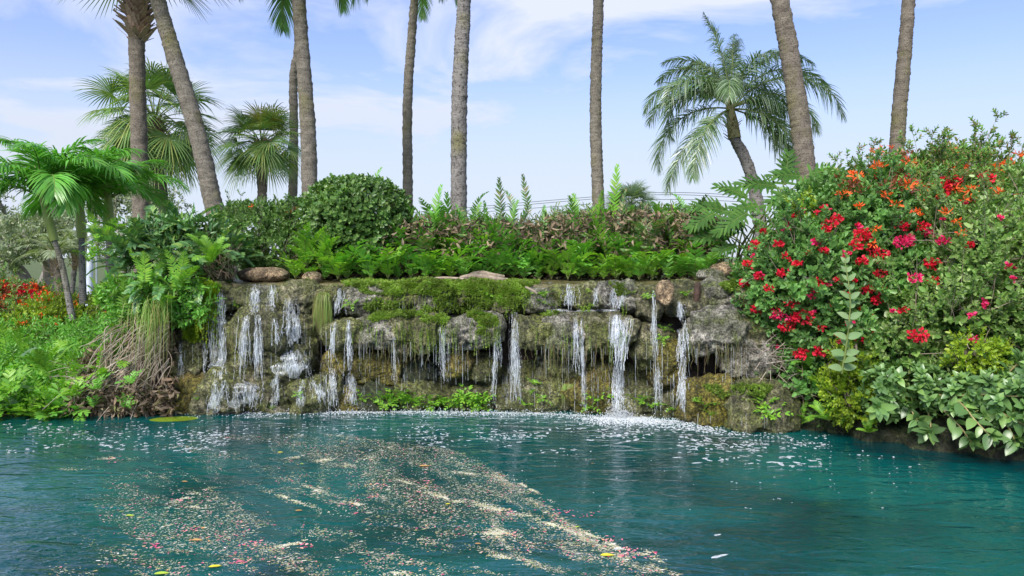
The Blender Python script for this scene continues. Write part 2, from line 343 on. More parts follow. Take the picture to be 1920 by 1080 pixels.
sep = node(nt, 'ShaderNodeSeparateXYZ'); nt.links.new(pos, sep.inputs[0])
lawn = ramp(nt, noisef(nt, 3, 6, .7, pos), [(.3, (.05, .08, .02)), (.7, (.12, .16, .05))])
soil = ramp(nt, noisef(nt, 12, 7, .7, pos), [(.3, (.02, .014, .01)), (.7, (.1, .07, .045))])
mr = node(nt, 'ShaderNodeMapRange'); mr.inputs[1].default_value = 10.5; mr.inputs[2].default_value = 14; nt.links.new(sep.outputs[1], mr.inputs[0])
nt.links.new(mixc(nt, mr.outputs[0], soil, lawn), p.inputs['Base Color']); p.inputs['Roughness'].default_value = .95
b = node(nt, 'ShaderNodeBump'); b.inputs['Distance'].default_value = .04; nt.links.new(noisef(nt, 25, 6, .7, pos), b.inputs['Height']); nt.links.new(b.outputs[0], p.inputs['Normal'])
nt.links.new(p.outputs[0], out.inputs[0])
tag(g.obj('ground', m), kind='structure')
# ---- water
m, nt, out = newmat('teal_pond_water'); L = nt.links.new; p = node(nt, 'ShaderNodeBsdfPrincipled'); pos = wpos(nt)
L(ramp(nt, noisef(nt, .55, 3, .5, pos, .8), [(.35, (.0, .032, .037)), (.65, (.0, .092, .088))]), p.inputs['Base Color'])
p.inputs['Roughness'].default_value = .035; p.inputs['IOR'].default_value = 1.75; p.inputs['Specular IOR Level'].default_value = .5
mp = node(nt, 'ShaderNodeMapping'); mp.inputs['Scale'].default_value = (1, 2.1, 1); L(pos, mp.inputs[0])
h1 = noisef(nt, 2.6, 2, .5, mp.outputs[0], .7); h2 = noisef(nt, 9, 3, .6, mp.outputs[0], .5)
b1 = node(nt, 'ShaderNodeBump'); b1.inputs['Strength'].default_value = 1; b1.inputs['Distance'].default_value = .026; L(h1, b1.inputs['Height'])
b2 = node(nt, 'ShaderNodeBump'); b2.inputs['Strength'].default_value = 1; b2.inputs['Distance'].default_value = .0065; L(h2, b2.inputs['Height']); L(b1.outputs[0], b2.inputs['Normal'])
L(b2.outputs[0], p.inputs['Normal']); L(p.outputs[0], out.inputs[0])
g = Geo().add([[-14.5, -7, 0], [13.5, -7, 0], [13.5, 9.2, 0], [-14.5, 9.2, 0]], [[[0, 1, 2, 3]]])
tag(g.obj('water', m), kind='structure')
# ---- rock wall
import bmesh
def ico(sub):
    b = bmesh.new(); bmesh.ops.create_icosphere(b, subdivisions=sub, radius=1); b.verts.ensure_lookup_table()
    v = np.array([q.co[:] for q in b.verts]); f = np.array([[q.index for q in k.verts] for k in b.faces]); b.free(); return v, f
ICO = {s: ico(s) for s in (2, 3, 4, 5)}
def boulder(px, py, Y, hw, hh, depth=.22, sub=5, box=.72, amp=.16, seed=0, rot=0.):
    v, f = ICO[sub]; v = np.sign(v) * np.abs(v) ** box
    sd = np.array([seed * 3.7, seed * 1.3, seed * .7])
    r = np.array([M(hw, Y), depth, M(hh, Y)]); v2 = v * r
    if rot: v2 = v2 @ roty(rot).T
    v3 = v2 + P(px, py, Y)
    n = nrm(v2 / r ** 1.2)
    d = amp * 1.3 * fbm(v3 * 3.2 + sd, 3) + amp * .55 * (1 - 2 * np.abs(fbm(v3 * 7 + sd, 4))) - amp * .3 + amp * .14 * (1 - 2 * np.abs(fbm(v3 * 15 + sd, 3))) + .02 * fbm(v3 * 34 + sd, 3)
    return Geo().add(v3 + n * d[:, None] * (min(r) ** .5 * 1.6), [f])
wall = empty('rock_wall', P(900, 770, 8.2), 'wide mossy limestone waterfall wall of stacked boulders rising from the pond', 'rock wall')
wl = np.array(wall.location); ALLV, ALLF, nv = [], [], 0
def reg(g):
    global nv
    v, fs = g.data()
    for fa, _ in fs:
        fa = fa if fa.shape[1] == 3 else np.concatenate([fa[:, :3], fa[:, [0, 2, 3]]]); ALLF.append(fa + nv)
    ALLV.append(v.copy()); nv += len(v)
def wpart(g, name, mat, label=None):
    reg(g); o = g.obj(name, mat, wall, True, wl)
    if label: o['label'] = label
def WY(px): return np.interp(px, [200, 400, 800, 1000, 1160, 1300, 1470, 1560], [8.15, 8.25, 8.25, 8.2, 8.0, 7.8, 7.5, 7.3])
# curtain
nu, nvv = 620, 130
pxs = np.linspace(225, 1560, nu); zz = np.linspace(-.35, 1.37, nvv); PX, ZZ = np.meshgrid(pxs, zz)
prof = np.interp(zz, [-.35, .0, .1, .35, .5, .62, .8, 1.05, 1.1, 1.3, 1.37], [-.02, .0, .05, .1, .2, .34, .3, .24, .18, .12, .2])
YY = WY(PX) + prof[:, None] + 0 * PX; XX = (PX - 960) / F * YY
pp = np.stack([XX, YY, ZZ], -1); rid = 1 - 2 * np.abs(fbm(pp * 2.6 + 5, 4))
YY = YY + .17 - .10 * fbm(pp * 2.1 + 9, 4) - .05 * rid - .03 * fbm(pp * 14, 4)
i = (np.arange(nvv - 1)[:, None] * nu + np.arange(nu - 1)[None]).ravel()
wpart(Geo().add(np.stack([XX, YY, ZZ], -1), [np.stack([i, i + 1, i + 1 + nu, i + nu], 1)]), 'rock_face', M_ROCK)
# coping ledge: an irregular wet slab behind the lip
n1, n2 = 400, 24; px1 = np.linspace(330, 1450, n1); q = np.linspace(0, 1, n2); A, B = np.meshgrid(px1, q)
wob = .05 * fbm(np.stack([A * .02, 0 * A, 0 * A], -1), 3)
Yl = WY(A) + .13 + wob * 1.6 + B * .75; Zl = 1.385 + .035 * B + .012 * fbm(np.stack([A * .05, B * 5, 0 * A], -1), 3) - .12 * (1 - sstep(B, 0, .06)) ** 2
g = Geo(); i = (np.arange(n2 - 1)[:, None] * n1 + np.arange(n1 - 1)[None]).ravel()
g.add(np.stack([(A - 960) / F * Yl, Yl, Zl], -1), [np.stack([i, i + 1, i + 1 + n1, i + n1], 1)])
wpart(g, 'ledge', plain('wet_ledge_stone', (.06, .06, .025), .25, (.2, .17, .08), 9, .02))
BL = []
def bd(px, py, hw, hh, dy=-.02, mat=None, **k):
    BL.append((px, py)); Yb = float(WY(px)) + dy + k.get('depth', .22)
    wpart(boulder(px, py, Yb, hw, hh, seed=len(BL), **k), 'boulder', mat or M_ROCK)
# top course
for px, py, hw, hh in [(425, 560, 42, 30), (470, 556, 30, 26), (512, 560, 40, 30), (562, 562, 40, 32), (625, 556, 32, 26), (688, 563, 48, 32), (752, 562, 42, 27), (822, 562, 46, 31), (890, 560, 44, 28),
        (948, 566, 30, 30), (1010, 560, 48, 28), (1062, 560, 36, 26), (1112, 562, 40, 27), (1162, 560, 38, 28), (1208, 570, 34, 38), (1290, 566, 40, 36), (1358, 560, 52, 34), (1420, 566, 36, 36)]:
    bd(px, py - 2, hw, hh * .86, depth=.22, dy=U(-.03, .05), sub=5, mat=M_ROCKG if px in (688, 822, 1358, 512, 1010, 1162) else None)
# second course, overhanging
for px, py, hw, hh, dy in [(655, 622, 34, 26, -.1), (700, 618, 50, 32, -.14), (780, 622, 52, 34, -.16), (862, 620, 52, 33, -.18), (908, 614, 38, 30, -.16),
        (1010, 622, 48, 36, -.14), (1062, 620, 44, 36, -.16), (1118, 622, 46, 40, -.16), (1160, 620, 34, 36, -.15), (1338, 616, 58, 38, -.2), (1410, 622, 34, 40, -.02),
        (500, 622, 52, 40, -.16), (1225, 640, 34, 44, .05), (380, 640, 40, 44, .1), (440, 640, 26, 50, .1), (575, 620, 26, 50, .08)]:
    bd(px, py + 2, hw, hh * .92, dy=dy - .05, depth=.26, mat=M_ROCKG if px in (908, 1338, 862, 700, 1062) else None)
# third course and foot stones
for px, py, hw, hh, dy, mt in [(534, 676, 60, 40, -.2, M_ROCK), (470, 690, 40, 36, -.02, M_ROCK), (865, 686, 34, 26, -.02, M_ROCKO), (910, 688, 28, 26, .02, M_ROCK), (715, 690, 60, 30, .06, M_ROCKO), (640, 685, 34, 30, .05, M_ROCKO),
        (1254, 682, 30, 34, -.08, M_ROCKO), (1050, 690, 60, 34, .1, M_ROCK), (1130, 700, 40, 30, .1, M_ROCKO), (1402, 668, 52, 36, -.12, M_ROCKG), (345, 686, 50, 34, .0, M_ROCK), (790, 690, 40, 30, .16, M_ROCKD),
        (446, 742, 66, 42, -.3, M_ROCK), (390, 745, 46, 36, -.12, M_ROCKO), (330, 742, 62, 40, -.1, M_ROCKO), (268, 752, 42, 34, -.05, M_ROCKO), (520, 745, 42, 40, -.22, M_ROCK), (590, 745, 48, 40, -.2, M_ROCK), (655, 750, 34, 32, -.06, M_ROCKO),
        (720, 748, 60, 30, -.02, M_ROCKD), (800, 745, 60, 32, .02, M_ROCK), (890, 746, 56, 32, .0, M_ROCK), (965, 750, 40, 34, -.02, M_ROCK), (1030, 748, 52, 36, -.02, M_ROCK), (1110, 752, 46, 36, -.02, M_ROCKO), (1200, 752, 60, 36, -.03, M_ROCK),
        (1262, 762, 40, 34, -.02, M_ROCK), (1345, 756, 74, 46, -.28, M_ROCKO), (1415, 764, 66, 50, -.34, M_ROCK)]:
    bd(px, py, hw, hh, dy=dy, depth=.27, mat=mt)
reg_tan = boulder(1247, 549, 7.72, 17, 27, .1, 4, .85, .08, 77)
wpart(reg_tan, 'boulder', M_TAN, 'pale tan stone set upright in the rock wall lip')
BV = BVHTree.FromPolygons(np.concatenate(ALLV).tolist(), np.concatenate(ALLF).tolist())
CAM = Vector((0, 0, CZ))
def hit(px, py):
    d = Vector(((px - 960) / F, 1, -(py - HZ) / F)).normalized(); h, n, _, _ = BV.ray_cast(CAM, d)
    if h is None: return None
    n = np.array(n); n = n if n @ np.array(d) < 0 else -n
    return np.array(h), n
# right bank rocks under the shrubs, dark
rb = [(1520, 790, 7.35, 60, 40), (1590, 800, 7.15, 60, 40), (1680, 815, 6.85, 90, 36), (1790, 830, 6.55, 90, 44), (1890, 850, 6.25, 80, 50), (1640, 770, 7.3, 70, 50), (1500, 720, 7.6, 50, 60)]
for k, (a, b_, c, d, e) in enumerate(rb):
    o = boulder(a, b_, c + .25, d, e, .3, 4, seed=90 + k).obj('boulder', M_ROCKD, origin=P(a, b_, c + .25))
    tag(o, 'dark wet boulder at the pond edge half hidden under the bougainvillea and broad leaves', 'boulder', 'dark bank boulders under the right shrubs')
def loose(name, px, py, Y, hw, hh, dep, label, mat, cat='boulder', **k):
    return tag(boulder(px, py, Y, hw, hh, dep, **k).obj(name, mat, origin=P(px, py, Y)), label, cat)
loose('boulder', 494, 515, 8.75, 50, 15, .2, 'smooth tan boulder lying on the ledge above the left falls', M_TAN, box=.85, amp=.05, seed=5)
loose('boulder', 585, 521, 8.6, 17, 10, .1, 'small tan rock at the foot of the ferns on the ledge', M_TAN, box=.85, amp=.05, seed=6)
loose('boulder', 1378, 508, 8.3, 44, 15, .2, 'tan boulder on the ledge beside the bougainvillea', M_TAN, box=.85, amp=.06, seed=8)
loose('boulder', 1335, 515, 8.25, 28, 10, .15, 'low grey brown rock beside the tan boulder on the ledge', M_ROCKG, box=.85, amp=.06, seed=9)
# driftwood on the ledge
g = Geo(); 
for dz, dyy, r, x0, x1 in [(0, 0, .028, 862, 952), (.03, .08, .03, 880, 945), (-.02, -.05, .013, 790, 930)]:
    t = np.linspace(0, 1, 30); pts = np.stack([(x0 + (x1 - x0) * t - 960) / F * 8.6, 8.6 + dyy + .03 * np.sin(t * 7), 1.45 + dz + .02 * np.sin(t * 5)], 1)
    tube(g, pts, r * (1.1 - .5 * np.abs(2 * t - 1) ** 3) * (1 + .2 * fbm(pts * 12, 2)), 10)
tag(g.obj('driftwood', plain('driftwood_grey', (.2, .15, .11), .9, (.45, .37, .28), 30, .01), origin=P(905, 520, 8.6)), 'weathered driftwood log lying along the middle of the mossy ledge', 'driftwood')
g = Geo(); tube(g, spline([P(985, 538, 8.0), P(1000, 545, 7.95), P(1007, 551, 7.93)], 6), [.012, .014, .01], 5)
tag(g.obj('stick', STEM), 'short broken stick lodged in the moss right of the driftwood', 'stick')
# ================================================================ palms
def trunk_geo(pts, rads, k=20, lump=.022, boots=None):
    """pts: world points bottom to top"""
    L_ = np.linalg.norm(np.diff(np.asarray(pts), axis=0), axis=1).sum(); n = int(L_ * 26); c = spline(pts, n); r = np.interp(np.linspace(0, 1, n), np.linspace(0, 1, len(rads)), rads)
    t = nrm(np.gradient(c, axis=0)); y = nrm(np.cross(np.array([0, 1., 0]) + 0 * t, t)); z = np.cross(t, y); a = np.arange(k) * 2 * PI / k
    ring = 1 + .035 * (np.arange(n) % 3 == 0)
    dirs = np.cos(a)[None, :, None] * y[:, None] + np.sin(a)[None, :, None] * z[:, None]
    base = c[:, None] + (r * ring)[:, None, None] * dirs
    base = base + dirs * (lump * fbm(base * np.array([9, 9, 14]), 3) + .5 * lump * fbm(base * 30, 2))[..., None]
    i = np.arange(n - 1)[:, None] * k; j = np.arange(k)[None]; j2 = (j + 1) % k
    return Geo().add(base, [np.stack([i + j, i + j2, i + k + j2, i + k + j], -1).reshape(-1, 4)])
def crown(top, kind, n, parent, wl, mats, L_=2.2, **kw):
    """fronds radiating from top; each frond a part"""
    for q in range(n):
        az = q * 2.39996 + U(-.2, .2); u = (q + .5) / n
        if kind == 'coco':
            f = pinnate(L_ * U(.85, 1.1), 58, .62 * L_ / 2.4, .016, e0=1.35 - 1.5 * u + U(-.1, .1), k=.9 + .9 * u, az=az, pet=.16, a0=1.15, a1=.35, drop=.45, vee=.1, rr=.022, rows=4, side_bend=U(-.3, .3))
        f.obj('frond', mats, parent, True).location = top - wl
# --- the tall trunks (photo px, py) -> depth, radius
def tall(label, pts, Y, w0, w1, mat=M_T1, name='palm_tree', up=None, crown_h=None, cat='palm tree', fr=True, ty=None):
    p = [P(x, y, Y) for x, y in pts]; d = p[-1] - p[-2]; d = d / np.linalg.norm(d)
    base = p[0] - (p[1] - p[0]) / abs((p[1] - p[0])[2]) * (p[0][2] - .9); 
    if up: p.append(p[-1] + (d * .6 + np.array([0, 0, .4])) * up)
    p = [base] + p
    e = empty(name, base, label, cat)
    trunk_geo(p, [M(w0, Y) * .53, M(w0, Y) * .5] + [M(w1, Y) * .5] * 1).data
    g = trunk_geo(p, [M(w0, Y) * .56, M(w0, Y) * .52, M((w0 + w1) / 2, Y) * .5, M(w1, Y) * .5]); g.obj('trunk', mat, e, True, base)
    return e, base, p[-1]
cmats = [M_PALM, GSTEM]
COCO = []
def coco_crown(e, base, top, n=18, L_=2.6, seed=0):
    if len(COCO) < 9:
        for q in range(9):
            u = q / 8
            COCO.append(pinnate(1., 52, .25, .0065, e0=1.35 - 1.45 * u, k=1.0 + .8 * u, pet=.16, a0=1.15, a1=.35, drop=.45, vee=.1, rr=.009, rows=4, side_bend=U(-.3, .3)).mesh('palm_frond', cmats))
    for q in range(n):
        o = bpy.data.objects.new('frond', COCO[min(8, int(9 * (q + .5) / n))]); C.objects.link(o); o.parent = e; o.location = top - base
        o.rotation_euler = (0, 0, q * 2.39996 + seed); o.scale = (L_ * U(.9, 1.1),) * 3
e, b_, t = tall('tall palm with a leaning grey trunk that tilts left over the cycad bush', [(402, 392), (370, 250), (322, 90), (296, 0), (262, -130)], 14.5, 30, 24, up=1.5); coco_crown(e, b_, t, seed=1)
e, b_, t = tall('tall speckled palm trunk behind the left end of the round shrub, thinner trunk close behind', [(581, 385), (578, 250), (568, 110), (560, 0), (555, -95)], 15.5, 27, 22, up=.2); coco_crown(e, b_, t, 20, 2.3, seed=.4)
e, b_, t = tall('thin curved palm trunk tucked close behind the thicker speckled trunk', [(549, 385), (551, 250), (550, 150), (557, 100), (566, 20), (570, -120)], 20, 15, 12, up=1.0); coco_crown(e, b_, t, 16, 2.6, seed=2)
e, b_, t = tall('slender brown palm trunk right of the round shrub', [(765, 395), (764, 200), (771, 80), (777, 0), (780, -55)], 20, 17, 13, up=.2); coco_crown(e, b_, t, 16, 1.9, seed=3.2)
e, b_, t = tall('thick grey brown palm trunk behind the hedge, next right of the slender one', [(860, 400), (861, 200), (866, 80), (870, 0), (876, -260)], 15.5, 28, 23, up=1.5, mat=M_T3); coco_crown(e, b_, t, seed=.9)
e, b_, t = tall('straight speckled palm trunk standing before the small distant fan palm', [(1122, 385), (1117, 230), (1119, 90), (1122, 0), (1126, -260)], 18, 21, 18, up=1.5); coco_crown(e, b_, t, seed=2.9)
e, b_, t = tall('thick brown palm trunk leaning left, behind the philodendron', [(1519, 400), (1503, 250), (1482, 110), (1462, 0), (1420, -230)], 13.5, 35, 30, up=1.5, mat=M_T2); coco_crown(e, b_, t, seed=1.7)
e, b_, t = tall('dark palm trunk leaning right above the bougainvillea mound', [(1680, 330), (1684, 240), (1696, 100), (1704, 0), (1722, -240)], 16.5, 25, 20, up=1.5, mat=M_T2); coco_crown(e, b_, t, seed=2.2)
# fan palms -------------------------------------------------------
def boots(e, base, c0, c1, r, n, ln=.18, mat=M_BOOT):
    g = Geo()
    for q in range(n):
        u = q / n; a = q * 2.4 + U(-.2, .2); p = c0 + (c1 - c0) * u
        d = np.array([math.cos(a), math.sin(a), 0]); tip = p + d * (r + ln * U(.5, 1.)) + np.array([0, 0, ln * U(.4, 1.1)])
        q0 = p + d * r * .7; s = np.array([-d[1], d[0], 0]) * ln * .28; th = d * .012
        g.add(np.array([q0 - s, q0 + s, tip + s * .35, tip - s * .35, q0 - s - th, q0 + s - th, tip + s * .35 - th, tip - s * .35 - th]), [[[0, 1, 2, 3], [7, 6, 5, 4], [0, 3, 7, 4], [1, 5, 6, 2], [3, 2, 6, 7]]])
    g.obj('leaf_boots', mat, e, False, base)
def fanpalm(label, pts, Y, w0, w1, R, n, mat=M_T2, lmat=M_FAN, pl=.8, bo=(60, .5), yellow=0, elo=-1.0, ehi=1.4, droop=.35, name='fan_palm', lmats=None, bootr=1., bootl=1., skip=None):
    p = [P(x, y, Y) for x, y in pts]; base = p[0] - (p[1] - p[0]) / abs((p[1] - p[0])[2]) * max(0, p[0][2] - .3)
    p = [base] + p; e = empty(name, base, label, 'fan palm')
    trunk_geo(p, [M(w0, Y) * .55, M(w0, Y) * .5, M(w1, Y) * .5], boots=1).obj('trunk', mat, e, True, base)
    top = p[-1]
    if bo: dn = nrm(p[-2] - p[-1]); boots(e, base, top + dn * bo[1], top, M(w1, Y) * .5 * bootr, bo[0], .2 * bootl)
    for q in range(n):
        u = (q + .5) / n; el = ehi + (elo - ehi) * u; az = q * 2.39996 + U(-.25, .25)
        if skip and skip(az, el): continue
        f = fanleaf(R * U(.88, 1.08), 34, pl * U(.85, 1.15), e0=el, k=.35 + .5 * (1 - abs(el) / 1.6), az=az, droop=droop * U(.7, 1.5), roll=U(-.5, .5))
        v, _ = f.data(); f.v = [v + (top - base)]
        f.obj('frond', [M_FANY if q < yellow else lmat, GSTEM], e)
    return e
fanpalm('fan palm with bushy crown between the straight brown trunk and the leaning grey trunk', [(304, 400), (299, 340), (291, 300), (290, 228)], 18, 22, 34, .86, 46, bo=(110, .95), pl=.95, bootr=1., droop=.6, elo=-.85)
fanpalm('small fan palm with short brown trunk and some yellow leaves beside the thin curved trunk', [(492, 400), (491, 340), (490, 272)], 17, 17, 19,  .62, 34, bo=(60, .45), pl=.6, yellow=3, elo=-.55, droop=.55)
fanpalm('tall straight brown palm trunk on the left topped by a ruff of cut leaf stubs', [(264, 400), (259, 200), (256, 60), (258, 0), (258, -70)], 15, 28, 28, 1.0, 26, bo=(230, 1.6), pl=.8, elo=.0, bootr=.95, bootl=1.6, droop=.3)
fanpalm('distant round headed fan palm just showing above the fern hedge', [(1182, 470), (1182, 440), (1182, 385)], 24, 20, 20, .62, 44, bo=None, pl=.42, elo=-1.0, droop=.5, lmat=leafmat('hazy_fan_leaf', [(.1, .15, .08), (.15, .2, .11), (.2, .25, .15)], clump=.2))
# queen palm -------------------------------------------------------
Y = 15.8; p = [P(x, y, Y) for x, y in [(1447, 560), (1430, 450), (1418, 375), (1402, 310), (1372, 250), (1365, 205)]]; base = p[0]
e = empty('queen_palm', base, 'feathery queen palm with a curved grey trunk and drooping fronds against the sky', 'palm tree')
trunk_geo(p[:5], [.15, .145, .13, .115, .11]).obj('trunk', M_T3, e, True, base); top = np.array(p[4])
g = Geo(); tube(g, spline([top + [.06, 0, -.1], top + [0, 0, .3], top + [-.08, 0, .75]], 12), [.14, .13, .1, .05], 10); g.obj('crownshaft', plain('queen_shaft', (.2, .2, .07), .6, (.36, .32, .15), 12), e, True, base)
boots(e, base, top - [0, 0, .15], top + [0, 0, .3], .1, 26, .14)
M_QUEEN = leafmat('queen_leaflet', [(.045, .095, .03), (.07, .125, .045), (.12, .165, .09), (.2, .24, .18)], rough=.3, clump=.2, trans=.2, spec=.7)
# (azimuth seen from the camera, e0, k, length): az 0 right, pi left
for az, e0, k, Lq in [(PI - .15, 1.0, 2.4, 1.7), (PI + .25, .75, 2.9, 1.65), (PI - .5, 1.3, 2.0, 1.6), (2.5, 1.35, 1.6, 1.6), (0.1, 1.05, 2.0, 2.0), (-.25, .85, 2.3, 2.1), (.35, 1.25, 1.8, 2.0), (-.1, .45, 2.5, 1.7),
                      (PI + .1, .1, 1.9, 1.75), (PI + .8, -.3, 1.2, 1.7), (PI + .25, -.5, .9, 1.75), (-.15, -.3, 1.2, 1.45), (-.5, -.1, 1.5, 1.45), (1.2, 1.45, .9, 1.5), (1.6, 1.1, 1.8, 1.7), (4.4, .9, 2.2, 1.3), (5.0, 1.2, 1.8, 1.5), (2.9, 1.5, .45, 1.6), (1.2, 1.42, .8, 1.6), (.6, .6, 2.3, 1.7), (PI - .7, .8, 2.0, 1.7), (.7, .9, 2.0, 1.8), (PI + .5, .9, 2.2, 1.6), (-.6, .5, 2.0, 1.6), (2.0, 1.3, 1.5, 1.6)]:
    f = pinnate(Lq * 1.36, 120, .5, .0112, e0=e0, k=k, az=az, pet=.14, a0=1.2, a1=.5, drop=.5, vee=.15, plume=.9, rr=.02, rows=5, side_bend=U(-.25, .25), kp=1.25, wprof=(.7, 1, .8, .45, .03))
    v, _ = f.data(); f.v = [v + (top + [-.02, 0, .52] - base)]; f.obj('frond', [M_QUEEN, GSTEM], e)
# lush small palms at the left (three) ------------------------------
def xmas(label, pts, Y, R, n, w=13, shaft=.8, elr=(1.45, .5), seed=0, name='feather_palm'):
    p = [P(x, y, Y) for x, y in pts]; base = p[0]; e = empty(name, base, label, 'palm tree'); top = p[-1]; tr = p[:-1]
    trunk_geo(tr, [M(w, Y) * .62, M(w, Y) * .5, M(w, Y) * .45], lump=.004).obj('trunk', M_T3, e, True, base)
    g = Geo(); s0, s1 = p[-2], p[-1]; tube(g, spline([s0 - (s1 - s0) * .02, s0 + (s1 - s0) * .35, s1, s1 + (s1 - s0) * .3], 16), [M(w, Y) * .72, M(w, Y) * .8, M(w, Y) * .55, M(w, Y) * .25], 12); g.obj('crownshaft', M_SHAFT, e, True, base)
    for q in range(n):
        u = (q + .5) / n; el = elr[0] + (elr[1] - elr[0]) * u
        f = pinnate(R * U(.9, 1.1), 54, .38 * R, .0145, e0=el, k=1.45 + .4 * u, az=q * 2.39996 + seed, pet=.12, a0=1.1, a1=.45, drop=.42, vee=.3, plume=.35, rr=.014, rows=5, side_bend=U(-.3, .3), wprof=(.5, 1, 1, .7, .03))
        v, _ = f.data(); f.v = [v + (top - base)]; f.obj('frond', [M_XMAS, GSTEM], e)
    return e
xmas('lush green feather palm with leaning trunk at the far left end of the bank', [(136, 600), (118, 505), (102, 450), (80, 372)], 10.5, 1.3, 13, 10, seed=.3)
xmas('feather palm with upright dark trunk and bright green shaft, just left of the lamp post', [(156, 570), (154, 500), (153, 445), (149, 372)], 11.2, 1.3, 13, 11, seed=1.4)
xmas('feather palm behind the cycad bush with its shaft showing beside the pale lamp post', [(206, 520), (206, 470), (204, 435), (203, 375)], 12.2, 1.25, 12, 13, seed=2.2)
# background trees left ---------------------------------------------
def branchtree(label, root, h, r0, mat, leafm, seed, levels=4, spread=.7, nl=260, ls=.11, lean=(0, 0), name='tree', dens=1., first=None):
    R = np.random.default_rng(seed); e = empty(name, root, label, 'tree'); g = Geo(); tips = []
    def grow(p, d, L_, r, lv):
        n = 7; q = [p]; 
        for k in range(n): d = nrm(d + R.normal(size=3) * .16 + np.array([0, 0, .03])); q.append(q[-1] + d * L_ / n)
        tube(g, q, [r, r * .62], 8 if lv > 2 else 5)
        if lv <= 2: tips.extend(q[2::2])
        if lv == 0: return
        for k in range(R.integers(2, 4)):
            nd = nrm(d + R.normal(size=3) * spread * np.array([1, .8, .7]) + [0, 0, .12]); grow(q[-1 - (k % 2)], nd, L_ * R.uniform(.6, .85), r * .6, lv - 1)
    for dd in (first or [(lean[0], 0, 1)]): grow(np.zeros(3), nrm(np.array(dd, float)), h * .42, r0, levels)
    g.obj('trunk', mat, e)
    tips = np.array(tips); N = int(nl * dens); lf = Geo(); sp_ = [sprig(8, ls * 2.2, ls, leaf(.42), 1.) for _ in range(3)]
    for s_ in sp_:
        k = R.integers(0, len(tips), N); T = tips[k] + R.normal(size=(N, 3)) * h * .045
        D = nrm(R.normal(size=(N, 3)) + [0, 0, .2]); lf.scatter(s_, frames(D, roll=R.uniform(0, 6, N)), T)
    lf.obj('crown', [leafm, mat], e)
    return e
for k, (px, py, Y, h, r, fr, sd_, lab) in enumerate([
    (112, 575, 22, 2.7, .20, [(-1.1, 0, .55), (-.6, .3, .9)], 4, 'grey spreading tree with bare forking branches behind the left feather palms'),
    (20, 560, 27, 4.2, .2, [(.1, 0, 1)], 8, 'hazy thin leaved tree at the far left edge beyond the red flowers'),
    (215, 560, 26, 4.2, .18, [(.1, 0, 1)], 12, 'hazy open crowned tree behind the pale lamp post'),
    (75, 560, 30, 4.2, .18, [(-.1, 0, 1)], 16, 'faint grey green tree between the two front feather palm trunks, farthest back')]):
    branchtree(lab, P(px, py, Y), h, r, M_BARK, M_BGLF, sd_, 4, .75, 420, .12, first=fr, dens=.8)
def bgtrunk(label, pts, Y, w, mat):
    p = [P(x, y, Y) for x, y in pts]; e = empty('palm_tree', p[0], label, 'palm tree'); trunk_geo(p, [M(w, Y) * .6, M(w, Y) * .5]).obj('trunk', mat, e, True, p[0])
    boots(e, p[0], p[-1] - [0, 0, .5], p[-1] + [0, 0, .1], M(w, Y) * .4, 26, .2)
    for q in range(13):
        f = pinnate(.9, 26, .3, .012, e0=1.3 - .08 * q, k=1.3, az=q * 2.4, drop=.4, rr=.02, pet=.15)
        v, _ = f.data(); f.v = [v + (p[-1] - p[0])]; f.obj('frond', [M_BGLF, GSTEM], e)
bgtrunk('ragged brown palm trunk standing behind the leaning feather palm', [(114, 560), (107, 520), (103, 480)], 17, 12, M_T2)
bgtrunk('slim pale palm trunk between the two front feather palms', [(133, 565), (138, 520), (142, 470)], 18, 8, M_T3)
# lamp post
Yp = 19.; b0 = P(167, 575, Yp); e = empty('lamp_post', b0, 'pale lamp post standing behind the feather palms on the left', 'lamp post')
WHT = plain('pale_post_paint', (.55, .62, .75), .5, (.66, .72, .82), 3)
g = Geo(); tube(g, [[0, 0, 0], [0, 0, .25], [0, 0, .26], P(170, 432, Yp) - b0], [.11, .11, .075, .07], 16); g.obj('post', WHT, e)
g = Geo(); hd = P(170, 432, Yp) - b0; tube(g, [hd, hd + [0, 0, .03], hd + [0, 0, .05], hd + [0, 0, .16], hd + [0, 0, .2]], [.07, .1, .12, .12, .05], 16); g.obj('lamp_head', WHT, e)
tube(g := Geo(), [P(181, 450, Yp), P(181, 560, Yp)], .02, 8); tag(g.obj('pole', WHT, origin=P(181, 560, Yp)), 'slim pale pole right beside the lamp post', 'pole')
# power cables
CAB = plain('cable_black', (.03, .03, .03), .6, (.05, .05, .05))
for k, (ya, yb, yc, lab) in enumerate([(398, 366, 368, 'topmost overhead power cable crossing behind the palm trunks'), (403, 370, 373, 'overhead power cable just under the topmost one'), (408, 379, 380, 'lowest overhead power cable above the fern hedge')]):
    pts = spline([P(300, ya + 45, 62), P(780, ya, 56), P(1100, yb + 4, 52), P(1250, yb - 5, 50), P(1420, yc, 48), P(1760, yc + 22, 45), P(2300, yc + 20, 42)], 60)
    g = Geo(); tube(g, pts, .018, 5); tag(g.obj('power_cable', CAB, origin=pts[0]), lab, 'cable', 'overhead power cables')
